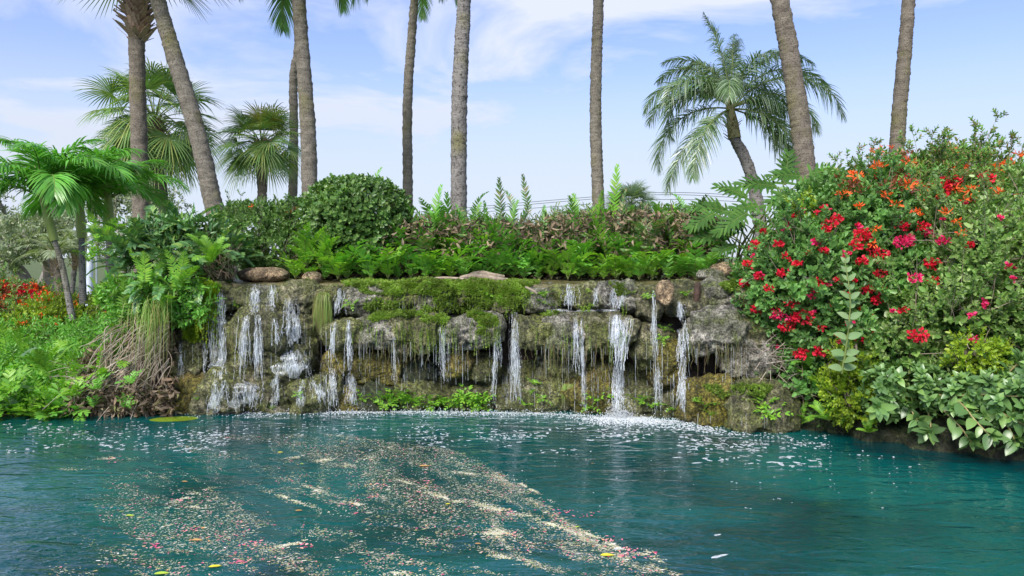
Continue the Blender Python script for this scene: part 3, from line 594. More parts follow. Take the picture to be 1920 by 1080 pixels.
# ================================================================ shrubs
def env_points(ells, dens, lay=(.62, 1.04), amp=.2, fr=2.2, back=.35, seed=0):
    """points in the shells of a union of ellipsoids; ells rows: cx,cy,cz,rx,ry,rz (world)"""
    E = np.array(ells); Ps, Ns = [], []
    for k, e in enumerate(E):
        r = e[3:]; A = 4 * PI * (((r[0] * r[1]) ** 1.6 + (r[0] * r[2]) ** 1.6 + (r[1] * r[2]) ** 1.6) / 3) ** (1 / 1.6)
        N = int(A * dens); d = rdir(N); rad = lay[0] + (lay[1] - lay[0]) * U(0, 1, N) ** .55
        p = e[:3] + d * r; sc_ = 1 + amp * fbm(p * fr + seed, 3) * 1.6
        p = e[:3] + d * r * (rad * sc_)[:, None]; n = nrm(d / r)
        keep = (n[:, 1] < .25) | (rng.random(N) < back)
        for j, e2 in enumerate(E):
            if j != k: keep &= (((p - e2[:3]) / e2[3:]) ** 2).sum(1) > (lay[0] * .95) ** 2
        Ps.append(p[keep]); Ns.append(n[keep])
    return np.concatenate(Ps), np.concatenate(Ns)
def E_(px, py, Y, hw, hh, dep): return [*P(px, py, Y), M(hw, Y), dep, M(hh, Y)]
def ehit(px, py, ells):                                # first hit of the photo ray on the ellipsoids
    d = np.array([(px - 960) / F, 1, -(py - HZ) / F]); best = None
    for e in ells:
        c, r = np.array(e[:3]), np.array(e[3:]); o = (np.array([0, 0, CZ]) - c) / r; dd = d / r
        a, b, cc = dd @ dd, o @ dd, o @ o - 1; D = b * b - a * cc
        if D > 0:
            t = (-b - math.sqrt(D)) / a
            if best is None or t < best[0]: h = np.array([0, 0, CZ]) + d * t; best = (t, h, nrm((h - c) / r ** 2))
    return (best[1], best[2]) if best else None
def foliage(g, ells, sps, dens, outw=1., rnd=.6, upw=.3, mat=0, **k):
    p, n = env_points(ells, dens, **k); kk = rng.integers(0, len(sps), len(p))
    for i_, s_ in enumerate(sps):
        q = kk == i_; N = q.sum(); D = nrm(n[q] * outw + rdir(N) * rnd + np.array([0, 0, upw]))
        g.scatter(s_, frames(D, roll=U(0, 6.28, N)) * U(.8, 1.2, N)[:, None, None], p[q])
    return g
def shrub(name, label, cat, ells, sps, dens, mats, shoots=0, shoot_len=.4, shoot_tpl=None, twigs=0, group=None, shoot_up=.7, lowz=None, **k):
    E = np.array(ells); base = np.array([E[:, 0].mean(), E[:, 1].mean(), max(0, (E[:, 2] - E[:, 5]).min())])
    e = empty(name, base, label, cat, group); g = Geo(); foliage(g, ells, sps, dens, **k)
    st = Geo()
    for q in range(14 if len(ells) > 2 else 5):                                # inner stems
        el = E[rng.integers(len(E))]; tip = el[:3] + rdir(1)[0] * el[3:] * .8; b0 = base + [U(-.3, .3) * min(1., 2 * el[3] ** 1.5), U(-.1, .1), -.05 + .2 * (el[3] < .3)]
        tube(st, bez(b0, b0 + [0, 0, .3], (b0 + tip) / 2 + rdir(1)[0] * .12, tip, 10), [.014, .004], 5)
    if shoots:
        p, n = env_points(ells, 40, lay=(.95, 1.), amp=.1); up = np.where(p[:, 2] > np.quantile(p[:, 2], .35))[0]
        for q in rng.choice(up, min(shoots, len(up))):
            d = nrm(n[q] * .6 + [0, 0, shoot_up] + rdir(1)[0] * .3); Ls = shoot_len * U(.5, 1.2); c = bez(p[q] - d * .1, p[q] + d * Ls * .4, p[q] + d * Ls * .8, p[q] + d * Ls + [0, 0, -.12 * Ls], 8)
            tube(st, c, [.004, .0015], 4); tt = sps[0] if shoot_tpl is None else shoot_tpl; m_ = max(3, int(Ls / .06)); ii = U(.25, 1, m_)
            T = np.stack([np.interp(ii, np.linspace(0, 1, 8), c[:, j]) for j in range(3)], 1)
            g.scatter(tt, frames(nrm(d + rdir(m_) * .8), roll=U(0, 6, m_)) * U(.5, .85, m_)[:, None, None], T)
    if twigs:
        p, n = env_points(ells, 60, lay=(.9, 1.), amp=.1)
        for q in rng.choice(len(p), twigs):
            if n[q][1] > 0: continue
            d = nrm(n[q] * .35 + rdir(1)[0] * np.array([1, .3, .8])); Ls = U(.15, .45)
            c = bez(p[q] + n[q] * .0, p[q] + d * Ls * .3 + n[q] * .05, p[q] + d * Ls * .7 + rdir(1)[0] * .04, p[q] + d * Ls, 7); tube(st, c, [.004, .0012], 4)
            for z_ in range(2): tube(st, [c[3 + z_], c[3 + z_] + nrm(d + rdir(1)[0] * .9) * Ls * .35], [.002, .0008], 3)
    v, _ = g.data(); g.v = [v]; g.obj('foliage', mats, e, True, base); st.obj('stems', STEM, e, True, base)
    return e, base
oval = leaf(.62, .15, .12); oval2 = leaf(.52, .2, .25); lance = leaf(.32, .15, .2, .35)
SB = [sprig(11, .13, .058, oval), sprig(9, .15, .052, oval2), sprig(8, .1, .066, oval)]
SF = [sprig(9, .12, .062, leaf(.42, .15, .2)), sprig(8, .14, .055, leaf(.4, .1, .15))]
SG = [sprig(9, .15, .058, oval, 1.0), sprig(8, .16, .05, oval2)]
SR = [sprig(7, .09, .058, leaf(.66, .12, .3)), sprig(8, .10, .052, leaf(.7, .1, .25))]
SL = [sprig(9, .09, .042, leaf(.5)), sprig(8, .1, .04, oval)]
def blossoms(e, base, spots, mats, ells, rad=.05, nb=34, sz=.026, name='flower_cluster', out=.02, tpl=None, single=None):
    """spots: (px, py, size factor, material index)"""
    t = tpl or leaf(.8, .3, .1)
    G = {}
    for px, py, s_, mi in spots:
        h = ehit(px, py, ells)
        if h is None: continue
        p, n = h; g = Geo() if not single else G.setdefault(mi, Geo()); N = int(nb * s_ ** 1.5) + 4
        c = p + n * out; o = rdir(N) * (rng.random(N) ** .4)[:, None] * np.array([1.25, .8, .8]) * rad * s_
        D = nrm(o / rad + n * .5 + rdir(N) * .6); g.scatter(t, frames(D, roll=U(0, 6, N)) * (sz * U(.7, 1.2, N))[:, None, None], c + o)
        if not single: g.obj(name, mats[mi], e, True, base)
    for mi, g in G.items(): g.obj(name, mats[mi], e, True, base)
# --- bougainvillea --------------------------------------------------
EF0 = [E_(1700, 400, 8.5, 105, 85, .55), E_(1790, 350, 8.8, 90, 65, .5), E_(1800, 430, 8.2, 110, 70, .5)]
EG0 = [E_(1850, 500, 7.3, 125, 90, .55), E_(1790, 610, 7.1, 130, 90, .5), E_(1900, 610, 6.9, 100, 110, .5), E_(1700, 660, 7.15, 90, 50, .4)]
EB = [E_(1530, 530, 7.75, 118, 120, .55), E_(1630, 450, 7.95, 115, 95, .55), E_(1690, 560, 7.6, 120, 120, .55), E_(1560, 620, 7.5, 85, 60, .45), E_(1480, 555, 7.75, 62, 85, .4), E_(1560, 420, 8.1, 80, 60, .45), E_(1456, 500, 7.85, 30, 56, .3)]
eb, bb = shrub('bougainvillea', 'big bougainvillea mound with crimson flower clusters spilling over the right end of the rock wall', 'bougainvillea', EB, SB, 330, [M_BOUG, STEM], shoots=90, shoot_len=.34, twigs=70, lay=(.6, 1.05), amp=.24)
spots = [(1692, 472, 1.3, 1), (1602, 455, 1.3, 0), (1628, 487, 1.3, 0), (1590, 470, .9, 0), (1735, 505, 1.1, 0), (1708, 527, .9, 1), (1650, 560, .9, 0), (1655, 545, .6, 0), (1728, 624, 1.2, 0), (1518, 605, 1.4, 0), (1480, 600, 1.2, 0), (1468, 580, 1, 1),
         (1490, 560, 1, 0), (1440, 575, 1, 0), (1432, 600, .9, 0), (1456, 632, .9, 0), (1515, 648, 1, 0), (1542, 645, 1, 0), (1530, 530, 1, 0), (1500, 410, .8, 0), (1420, 530, .8, 0), (1425, 500, .8, 0), (1440, 470, .8, 0), (1470, 470, .7, 0), (1455, 540, .7, 0),
         (1560, 430, .8, 0), (1545, 445, .7, 0), (1530, 465, .7, 1), (1565, 525, .6, 0), (1540, 480, .6, 0), (1500, 500, .6, 0), (1475, 515, .7, 0), (1640, 480, .7, 0), (1575, 485, .6, 1), (1640, 590, .5, 0), (1440, 520, .7, 0), (1450, 450, .6, 0), (1625, 455, .6, 0), (1600, 495, .8, 0), (1700, 465, .7, 1), (1415, 560, .6, 0), (1430, 640, .5, 0), (1780, 465, .8, 1), (1765, 520, .7, 0), (1820, 470, .6, 0), (1705, 590, .6, 0), (1680, 430, .9, 0), (1720, 440, .7, 1), (1655, 520, .8, 0), (1610, 540, .7, 0), (1880, 500, .6, 1)]
blossoms(eb, bb, spots, [M_RED, M_PINK], EB + EF0 + EG0, .054, 52, .032, out=.13)
sm = [(U(1425, 1640), U(400, 640), U(.35, .6), int(rng.integers(0, 2))) for _ in range(52)]
blossoms(eb, bb, sm, [M_RED, M_PINK], EB, .05, 26, .03, 'flower_cluster', .12)
# --- orange flowered shrub on top ------------------------------------
EF = [E_(1700, 400, 8.5, 105, 85, .55), E_(1790, 350, 8.8, 90, 65, .5), E_(1645, 392, 8.7, 62, 45, .45), E_(1870, 400, 8.5, 90, 75, .5), E_(1590, 405, 8.8, 45, 36, .4), E_(1800, 430, 8.2, 110, 70, .5)]
ef, bf = shrub('firebush', 'tall orange flowered shrub with arching shoots on top of the right bank', 'flowering shrub', EF, SF, 300, [M_FIRE, STEM], shoots=130, shoot_len=.48, twigs=20, lay=(.6, 1.05), amp=.3)
fs = [(U(1590, 1910), U(290, 470), U(.35, .8), 0) for _ in range(26)] + [(x, y, 1., 0) for x, y in [(1725, 370), (1760, 372), (1640, 360), (1680, 385), (1780, 330), (1850, 365), (1700, 340), (1610, 372), (1880, 345), (1660, 325), (1740, 400), (1810, 390), (1592, 395)]]
blossoms(ef, bf, fs, [M_ORNG], EF + EB + EG0, .05, 26, .045, 'flower_head', .28, leaf(.3))
blossoms(ef, bf, [(1695, 362, 1.4, 0), (1655, 352, .7, 0), (1770, 378, 1.4, 0), (1752, 365, 1, 0), (1790, 372, .9, 0), (1835, 370, 1, 0), (1770, 392, .8, 0), (1700, 432, .7, 0), (1670, 318, .7, 0)], [M_RED], EF + EB + EG0, .065, 55, .034, 'flower_cluster', .22)
blossoms(ef, bf, [(U(1570, 1700), U(310, 380), .9, 0) for _ in range(34)], [M_RUST], EF + EB, .07, 18, .05, 'young_leaves', .16, leaf(.4))
# --- grey green vine mass, far right -----------------------------------
EG = [E_(1850, 500, 7.3, 125, 90, .55), E_(1790, 610, 7.1, 130, 90, .5), E_(1900, 610, 6.9, 100, 110, .5), E_(1700, 660, 7.15, 90, 50, .4), E_(1960, 500, 7.2, 90, 110, .5), E_(2010, 640, 6.7, 110, 120, .5), E_(1760, 480, 7.7, 80, 60, .4)]
eg, bg_ = shrub('vine_shrub', 'grey green tangled shrub with bare twigs and few magenta flowers right of the bougainvillea', 'shrub', EG, SG, 290, [M_GREY, STEM], shoots=120, shoot_len=.5, twigs=190, lay=(.6, 1.05), amp=.26)
blossoms(eg, bg_, [(1802, 395, .6, 0), (1780, 432, .5, 0), (1750, 430, .5, 0), (1860, 580, .5, 0), (1810, 595, .5, 0), (1830, 575, .4, 0), (1900, 540, .4, 0), (1815, 630, .5, 0), (1870, 430, .4, 0), (1690, 590, .4, 0)], [M_PINK], EG + EB + EF, .045, 26, .03, out=.13)
# --- lime patches
for ells, lab in [([E_(1602, 745, 7.0, 48, 46, .22), E_(1570, 720, 7.1, 30, 26, .2)], 'lime green small leaved shrub at the water edge left of the broad leaves'), ([E_(1828, 665, 6.55, 44, 34, .14)], 'yellow green sprays poking through the twiggy shrub above the broad leaves'),
                  ([E_(1600, 672, 7.0, 40, 22, .16)], 'lime green leafy tuft at the foot of the milkweed'), ([E_(1515, 406, 8.0, 34, 22, .25), E_(1588, 392, 8.0, 26, 22, .2)], 'yellow green new growth on the crest of the bougainvillea mound')]:
    shrub('shrub', lab, 'shrub', ells, SL, 420, [M_LIME, GSTEM], shoots=10, shoot_len=.14, lay=(.4, 1.05))
# --- clipped round shrub, companion, left hedges --------------------------
ER = [E_(668, 412, 9.4, 93, 68, .62), E_(665, 450, 9.35, 86, 50, .55)]
shrub('round_shrub', 'clipped round dark green shrub with a domed top on the ledge', 'shrub', ER, SR, 620, [M_DARK, STEM], shoots=70, shoot_len=.09, lay=(.72, 1.0), amp=.07, fr=4., outw=1.3, rnd=.5)
EH = [E_(500, 445, 9.9, 70, 58, .6), E_(555, 430, 10., 50, 48, .5), E_(455, 430, 10.1, 44, 42, .5), E_(530, 480, 9.7, 66, 42, .5)]
eh, bh = shrub('hedge_shrub', 'leafy green shrub dotted with orange flowers between the cycad bush and the round shrub', 'shrub', EH, SL, 520, [M_DARK, STEM], shoots=60, shoot_len=.22, lay=(.66, 1.03), amp=.18)
blossoms(eh, bh, [(556, 396, .7, 0), (540, 402, .5, 0), (570, 392, .5, 0), (575, 430, .6, 0), (574, 450, .6, 0), (474, 392, .4, 0), (565, 410, .4, 0)], [M_ORNG], EH, .05, 20, .04, 'flower_head', .04, leaf(.3))
EQ = [E_(30, 585, 12.5, 90, 46, .8), E_(-50, 590, 12.2, 90, 60, .8), E_(85, 600, 12.0, 55, 30, .6)]
eq, bq = shrub('bougainvillea', 'low bougainvillea covered in red and orange flowers on the far left lawn', 'bougainvillea', EQ, SF, 170, [M_FIRE, STEM], shoots=40, shoot_len=.3, lay=(.7, 1.05), amp=.2)
blossoms(eq, bq, [(U(-30, 85), U(535, 585), U(.4, 1.2), int(rng.integers(0, 3))) for _ in range(80)], [M_RED, M_RUST, M_ORNG], EQ, .06, 14, .05, 'flower_cluster', .06)
EO = [E_(100, 595, 11.2, 50, 34, .5), E_(150, 590, 11.5, 50, 30, .5), E_(60, 615, 10.8, 50, 26, .4), E_(225, 565, 11.3, 30, 30, .4)]
eo, bo_ = shrub('ixora_shrub', 'orange flowered green shrub behind the bright ferns on the left bank', 'flowering shrub', EO, SL, 330, [M_LIME, STEM], shoots=30, shoot_len=.2, lay=(.6, 1.05), amp=.25)
blossoms(eo, bo_, [(U(30, 245), U(560, 620), U(.4, .9), 0) for _ in range(44)], [M_ORNG], EO, .05, 20, .035, 'flower_head', .05, leaf(.3))
# ================================================================ fronds: templates
def fern_geo(n, L_, e0, k, np_, ll, hw, spread=.25, vee=.12, rows=4, wp=(.8, 1, .7, .05), a0=1.3, a1=.7, drop=.15, az0=0, full=2 * PI, rr=.004, fold=.25, prof=None, tw=.3):
    g = Geo()
    for q in range(n):
        f = pinnate(L_ * U(.65, 1.1), np_, ll, hw, e0=e0 + U(-spread, spread) , k=k * U(.6, 1.3), az=az0 + full * (q + U(-.3, .3)) / n, pet=.16, a0=a0, a1=a1, drop=drop, vee=vee, rr=rr, rows=rows, wprof=wp, fold=fold, prof=prof, side_bend=U(-.4, .4), jit=.08)
        g.merge(f, rotx(U(-tw, tw)))
    return g
lobe = lambda u: .35 + .65 * np.sin(PI * np.clip(u * .9 + .08, 0, 1)) ** .7
T_SWORD = [fern_geo(7, .62, 1.2, 1.0, 17, .115, .0135, wp=(.9, 1, .75, .04), drop=.12) for _ in range(4)]
T_WART = [fern_geo(7, .33, 1.12, 1.0, 6, .10, .0155, wp=(.75, 1, .9, .05), a0=1.0, a1=.55, rr=.003, prof=lobe, drop=.1) for _ in range(4)]
T_SMALL = [fern_geo(7, .15, 1.0, 1.2, 4, .05, .0095, wp=(.7, 1, .85, .05), a0=.9, a1=.5, rr=.002, prof=lobe) for _ in range(3)]
T_TALL = [pinnate(.66, 17, .125, .0115, e0=1.45, k=k_, a0=1.1, a1=.45, drop=.1, vee=.5, plume=.15, jit=.14, rr=.004, rows=4, fold=.3, pet=.22, wprof=(.8, 1, .7, .04), prof=lambda u: .35 + .65 * np.sin(PI * np.clip(u ** .8, 0, 1)) ** .8 * (1 - .45 * u), side_bend=sb_) for k_, sb_ in ((.5, .3), (.9, -.4), (1.3, .2), (.7, -.2))]
ME = {}
def inst(name, key, tpls, mats, loc, rz, sc, label, cat='fern', group=None, tilt=(0, 0)):
    k = (key, rng.integers(len(tpls)), mats[0].name)
    if k not in ME: ME[k] = tpls[k[1]].mesh(name + '_fronds', mats)
    o = bpy.data.objects.new(name, ME[k]); C.objects.link(o); o.location = loc; o.rotation_euler = (tilt[0], tilt[1], rz); o.scale = (sc,) * 3
    return tag(o, label, cat, group)
# --- fern hedge on the wall --------------------------------------------------
zones = [(575, 'beneath the round shrub'), (760, 'left of the driftwood'), (860, 'behind the driftwood'), (960, 'right of the driftwood'), (1080, 'before the straight speckled palm'), (1200, 'near the tan ledge boulder')]
def zone(px): return [z for z in zones if px >= z[0] or z is zones[0]][-1][1]
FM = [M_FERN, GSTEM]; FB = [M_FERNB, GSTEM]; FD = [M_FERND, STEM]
for px in np.arange(556, 1350, 24):
    px += U(-6, 6); Y = 8.75 + U(-.05, .1) + (np.interp(px, [1100, 1350], [0, -.35]))
    z = zone(px); bright = rng.random() < .45
    inst('low_fern', 'wart', T_WART, FB if bright else FM, P(px, 516, Y + U(-.06, .12)) * [1, 1, 0] + [0, 0, 1.43], U(0, 6), U(.7, 1.75), f'low {"bright yellow green" if bright else "mid green"} lobed fern on the ledge {z}', group='low lobed ferns along the ledge')
for px in np.arange(600, 1350, 20):                     # second, higher tier
    px += U(-8, 8); Y = 9.05 + U(-.1, .15); z = zone(px)
    inst('lobed_fern', 'wart', T_WART, FB if rng.random() < .3 else FM, P(px, 480, Y) * [1, 1, 0] + [0, 0, U(1.45, 1.75)], U(0, 6), U(.9, 1.5), f'leafy lobed fern halfway up the hedge {z}', group='lobed ferns in the middle of the hedge')
hz = lambda px: np.interp(px, [560, 640, 760, 850, 900, 1000, 1050, 1150, 1300, 1345], [470, 455, 408, 400, 405, 408, 392, 385, 385, 400])   # hedge top row
for px in np.arange(600, 1345, 14):
    px += U(-8, 8); Y = 9.25 + U(-.25, .35); z = zone(px); top = hz(px) + U(-12, 60); H = .5
    zb = CZ - (top - HZ) / F * Y - H
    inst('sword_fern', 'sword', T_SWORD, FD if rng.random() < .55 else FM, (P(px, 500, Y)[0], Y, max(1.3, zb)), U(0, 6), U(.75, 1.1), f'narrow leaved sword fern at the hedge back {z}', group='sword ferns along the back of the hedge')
for px, top, s_, mt, lab in [(945, 345, 1.1, FD, 'dark upright fern frond with thin leaflets, second from left above the hedge'), (962, 350, 1.0, FD, 'dark leaning fern frond close beside the tallest thin dark one'), (995, 338, .95, FD, 'lone dark upright fern frond shaped like a feather'), (693, 316, .8, FM, 'single fern frond sticking up above the round shrub'),
        (1150, 322, 1.25, FB, 'tallest bright green fern frond right of the straight speckled palm'), (1078, 362, 1., FM, 'arching dark green fern frond left of the straight speckled palm'), (1120, 365, .9, FB, 'bright fern frond rising in front of the straight speckled palm base'), (840, 375, .9, FM, 'green fern frond in front of the thick grey palm base, left one'), (884, 372, .95, FB, 'bright green fern frond just right of the thick grey palm base'),
        (918, 385, .8, FM, 'upright green fern frond between the thick grey palm and the dark fronds'), (1220, 372, 1., FB, 'bright green fern frond right of the distant fan palm'), (1285, 352, .95, FM, 'dark green fern frond rising near the left end of the philodendron'), (800, 388, .8, FM, 'thin fern frond arching just right of the round shrub'), (1040, 375, .9, FD, 'grey green fern frond in the hedge left of the arching one')]:
    Y = 9.35 + U(-.15, .2); H = .6 * s_
    inst('tall_fern_frond', 'tall', T_TALL, mt, (P(px, 500, Y)[0], Y, CZ - (top - HZ) / F * Y - H), U(2.4, 3.8) if px in (800, 840) else rng.choice([-1, 1]) * PI / 2 + U(-.6, .6), s_ * 1.02, lab, tilt=(U(-.1, .2), U(-.25, .25)))
    pass
for px in np.arange(785, 1345, 16):
    px += U(-9, 9); Y = 9.15 + U(-.2, .35); s_ = U(.8, 1.45); top = U(352, 408)
    inst('tall_fern_frond', 'tall', T_TALL, [FB, FM, FM, FD][rng.integers(4)], (P(px, 500, Y)[0], Y, CZ - (top - HZ) / F * Y - .6 * s_), rng.choice([-1, 1]) * PI / 2 + U(-1, 1), s_, f'fern frond rising from the hedge crest {zone(px)}', group='fern fronds rising from the hedge crest', tilt=(U(-.2, .2), U(-.35, .35)))
for px, py, s_ in [(600, 505, 1.), (575, 500, .9), (625, 512, .8)]:
    inst('sword_fern', 'sword4', T_SWORD, FB, P(px, py, 8.75), U(0, 6), s_, 'bright arching sword fern on the ledge at the left foot of the round shrub', group='bright sword ferns left of the round shrub')
# undergrowth between them (dead fronds, dull leaves): nobody could count it
g = Geo(); N = 8500; px = U(560, 1350, N); Y = U(8.85, 9.8, N); top = hz(px) + 8; zt = CZ - (top - HZ) / F * Y; z = 1.38 + (zt - 1.38) * rng.random(N)
g.scatter(leaf_hi(.34, .3, .35, 4, wav=.04), frames(rdir(N) + [0, -.2, -.2], roll=U(0, 6, N)) * U(.05, .11, N)[:, None, None], np.stack([(px - 960) / F * Y, Y, z], 1))
o = g.obj('dead_fronds', M_DEAD, origin=P(960, 500, 9.4)); tag(o, 'brown dead fronds tangled all through the fern hedge', 'dead fronds', kind='stuff')
g = Geo(); N = 5500; px = U(560, 1350, N); Y = U(9.3, 10.1, N); top = hz(px) + 14; zt = CZ - (top - HZ) / F * Y; z = 1.36 + (zt - 1.36) * rng.random(N)
g.scatter(sprig(7, .16, .07, leaf(.26, .15, .2), .9), frames(rdir(N) + [0, -.3, .5], roll=U(0, 6, N)), np.stack([(px - 960) / F * Y, Y, z], 1))
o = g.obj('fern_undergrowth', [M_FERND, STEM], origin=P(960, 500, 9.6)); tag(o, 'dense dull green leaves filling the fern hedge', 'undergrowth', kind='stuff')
# --- cycad bush ------------------------------------------------------------
T_ZAM = [pinnate(.72, 12, .15, .026, e0=1.05, k=k_, a0=1.1, a1=.6, drop=.12, vee=.35, rr=.006, rows=5, fold=.25, pet=.25, wprof=(.35, .95, 1, .7, .05), prof=lambda u: .7 + .3 * np.sin(PI * u)) for k_ in (.7, 1.0, 1.4)]
crn = [(340, 430, 8.8, .9), (270, 455, 8.6, .85), (405, 455, 8.7, .8), (320, 490, 8.4, .8), (240, 485, 8.7, .75), (385, 500, 8.4, .7), (440, 470, 8.8, .55), (295, 430, 8.9, .8), (300, 520, 8.2, .6)]
base = P(330, 530, 8.5); e = empty('cycad_bush', base, 'dense dark green cycad bush with stiff feathery fronds at the left end of the ledge', 'cycad')
g = Geo()
for (cx, cy, Y, s_) in crn:
    c = P(cx, cy, Y) - [0, 0, .12]
    for q in range(17):
        az = q * 2.4 + U(-.3, .3); el = U(-.15, 1.3); f = T_ZAM[rng.integers(3)]
        R = rotz(az) @ roty(-(el - 1.05) * .8) @ rotx(U(-.5, .5)); g.merge(f, R * s_ * U(.7, 1.1), c + rdir(1)[0] * .05)
g.obj('fronds', [M_ZAMIA, GSTEM], e, True, base)
g = Geo()                                              # dead stalks fanning out below right
for q in range(110):
    a = P(U(400, 445), U(515, 525), U(8.3, 8.6)); b_ = P(U(330, 468), U(455, 520), U(8.3, 8.8)); tube(g, bez(a, a + [0, -.02, .06], b_ + [0, 0, .04], b_, 6), [.004, .002], 3)
g.obj('dead_stalks', M_DEAD, e, True, base)
g = Geo(); N = 1500; foliage(g, [E_(330, 470, 8.8, 125, 62, .4)], [sprig(6, .15, .085, leaf(.3), .8)], 170, lay=(.2, .85)); g.obj('inner_leaves', [M_ZAMIA, STEM], e, True, base)
# --- philodendron ------------------------------------------------------------
base = P(1400, 520, 8.9); e = empty('philodendron', base, 'philodendron with big deeply lobed leaves on arching stalks between the fern hedge and bougainvillea', 'philodendron')
def phil(L_):
    g = Geo(); f = pinnate(L_, 9, L_ * .5, L_ * .04, e0=.1, k=.55, a0=1.5, a1=.45, drop=.15, vee=.18, rr=.005, rows=6, fold=.12, pet=.03, wprof=(.75, .85, 1.05, 1.1, .8, .05), prof=lambda u: .75 + .25 * np.sin(PI * u) - .25 * u, jit=.1); g.merge(f)
    for sg in (1, -1):                                  # side teeth on the lobes, and the joined middle
        f = pinnate(L_ * .9, 12, L_ * .2, L_ * .05, e0=.1, k=.6, a0=1.3, a1=.7, drop=.1, vee=.1, rr=.002, rows=4, fold=.1, pet=.02, wprof=(1.3, 1.2, .8, .3)); g.merge(f)
    return g
PH = [phil(.42), phil(.36)]
for px, py, Y, az, el, s_ in [(1560, 335, 8.7, .2, .0, 1), (1500, 330, 8.7, PI, .1, 1.), (1455, 350, 8.6, PI, .1, 1.05), (1420, 385, 8.5, PI, -.1, 1.), (1475, 385, 8.5, -1.2, -.5, .9), (1395, 420, 8.5, PI + .3, -.3, 1.), (1440, 430, 8.4, -1.4, -.6, .9), (1380, 460, 8.4, PI, -.3, .8),
                       (1510, 350, 8.9, -1.5, -.8, 1.0), (1370, 400, 8.8, 2.7, .2, 1), (1330, 420, 8.9, PI, .1, .8), (1470, 345, 9.0, 1.5, .3, 1), (1520, 325, 9.0, .4, .2, 1.05), (1350, 385, 9.0, PI - .3, .1, .9), (1400, 370, 9.0, 1.9, .3, .9), (1425, 462, 8.3, -.9, -.4, .7), (1535, 375, 8.5, -.8, -.5, .8), (1360, 440, 8.6, 3.4, -.2, .9), (1480, 360, 8.3, PI, -.5, .9), (1400, 400, 8.3, PI, -.6, .9), (1450, 410, 8.3, .1, -.6, .8), (1540, 345, 8.4, .3, -.2, .9), (1340, 400, 8.5, PI, -.5, .8), (1500, 345, 8.3, 0., .1, .9)]:
    g = Geo(); p = P(px, py, Y); dv = np.array([math.cos(az), -.25 + .3 * math.sin(az), el + U(-.15, .2)]); R = frames(nrm(dv), up=nrm(np.array([U(-.3, .3), -.8, .6]))); g.merge(PH[rng.integers(2)], R * s_, p); b0 = base + [U(-.2, .2), U(-.1, .1), .05]
    g.obj('leaf_blade', [M_PHIL, GSTEM], e, True, base)
    st = Geo(); tube(st, bez(b0, b0 + [0, 0, .4], p + np.array([-math.cos(az) * .25, 0, -.12]), p, 16), [.011, .006], 6); st.obj('stalk', GSTEM, e, True, base)
# --- milkweed ---------------------------------------------------------------
base = P(1578, 700, 6.6); e = empty('milkweed', base, 'pale green upright milkweed stem with big paired leaves in front of the bougainvillea', 'milkweed')
c = spline([base, P(1588, 640, 6.55), P(1594, 560, 6.5), P(1584, 488, 6.5)], 40); g = Geo(); tube(g, c, [.01, .005], 7); g.obj('stem', GSTEM, e, True, base)
big = leaf_hi(.52, .12, .22, 6, .02); g = Geo(); K = 13
for q in range(K):
    u = .06 + .92 * q / (K - 1); p = c[int(u * 39)]; az = q * 1.45 + .3; ln = .155 * (1 - .6 * u ** 1.5)
    for s_ in (0, PI): d = np.array([[math.cos(az + s_), .5 * math.sin(az + s_) - .15, .15 + .9 * u]]); g.scatter(big, frames(nrm(d), up=(0, -.8, .5)) * ln * U(.85, 1.1), p[None])
g.obj('leaves', M_MILK, e, True, base)
# --- broad leaved shrub, bottom right -----------------------------------------
base = P(1800, 800, 6.6); e = empty('broadleaf_shrub', base, 'broad leaved shrub with rosettes of large oval leaves overhanging the water at the right', 'shrub')
ros = []
for _ in range(3):
    g = Geo(); n = 9; a = np.arange(n) * 2.4 + U(-.3, .3, n); sp_ = np.linspace(.25, 1.35, n); d = np.stack([np.cos(sp_), np.sin(sp_) * np.cos(a), np.sin(sp_) * np.sin(a)], 1)
    g.scatter(leaf_hi(.5, .1, .2, 5, .02), frames(d, up=(1, 0, 0)) * (np.linspace(.45, 1, n) * U(.9, 1.1, n))[:, None, None], np.stack([-.25 * sp_, 0 * sp_, 0 * sp_], 1)); tube(g, [[-.6, 0, 0], [0, 0, 0]], .035, 4, 1); ros.append(g)
EBL = [E_(1720, 722, 6.75, 95, 42, .3), E_(1810, 740, 6.5, 90, 42, .3), E_(1890, 745, 6.2, 80, 52, .3), E_(1960, 740, 6.1, 80, 80, .35), E_(1660, 745, 6.8, 50, 40, .22)]
g = Geo(); p, n = env_points(EBL, 95, lay=(.55, 1.05), amp=.2); kk = rng.integers(0, 3, len(p))
for i_ in range(3):
    q = kk == i_; Nq = q.sum(); g.scatter(ros[i_], frames(nrm(n[q] + rdir(Nq) * .5 + [0, -.3, .3]), roll=U(0, 6, Nq)) * U(.07, .115, Nq)[:, None, None], p[q])
g.obj('foliage', [M_BROAD, GSTEM], e, True, base)
g = Geo(); gl = Geo()
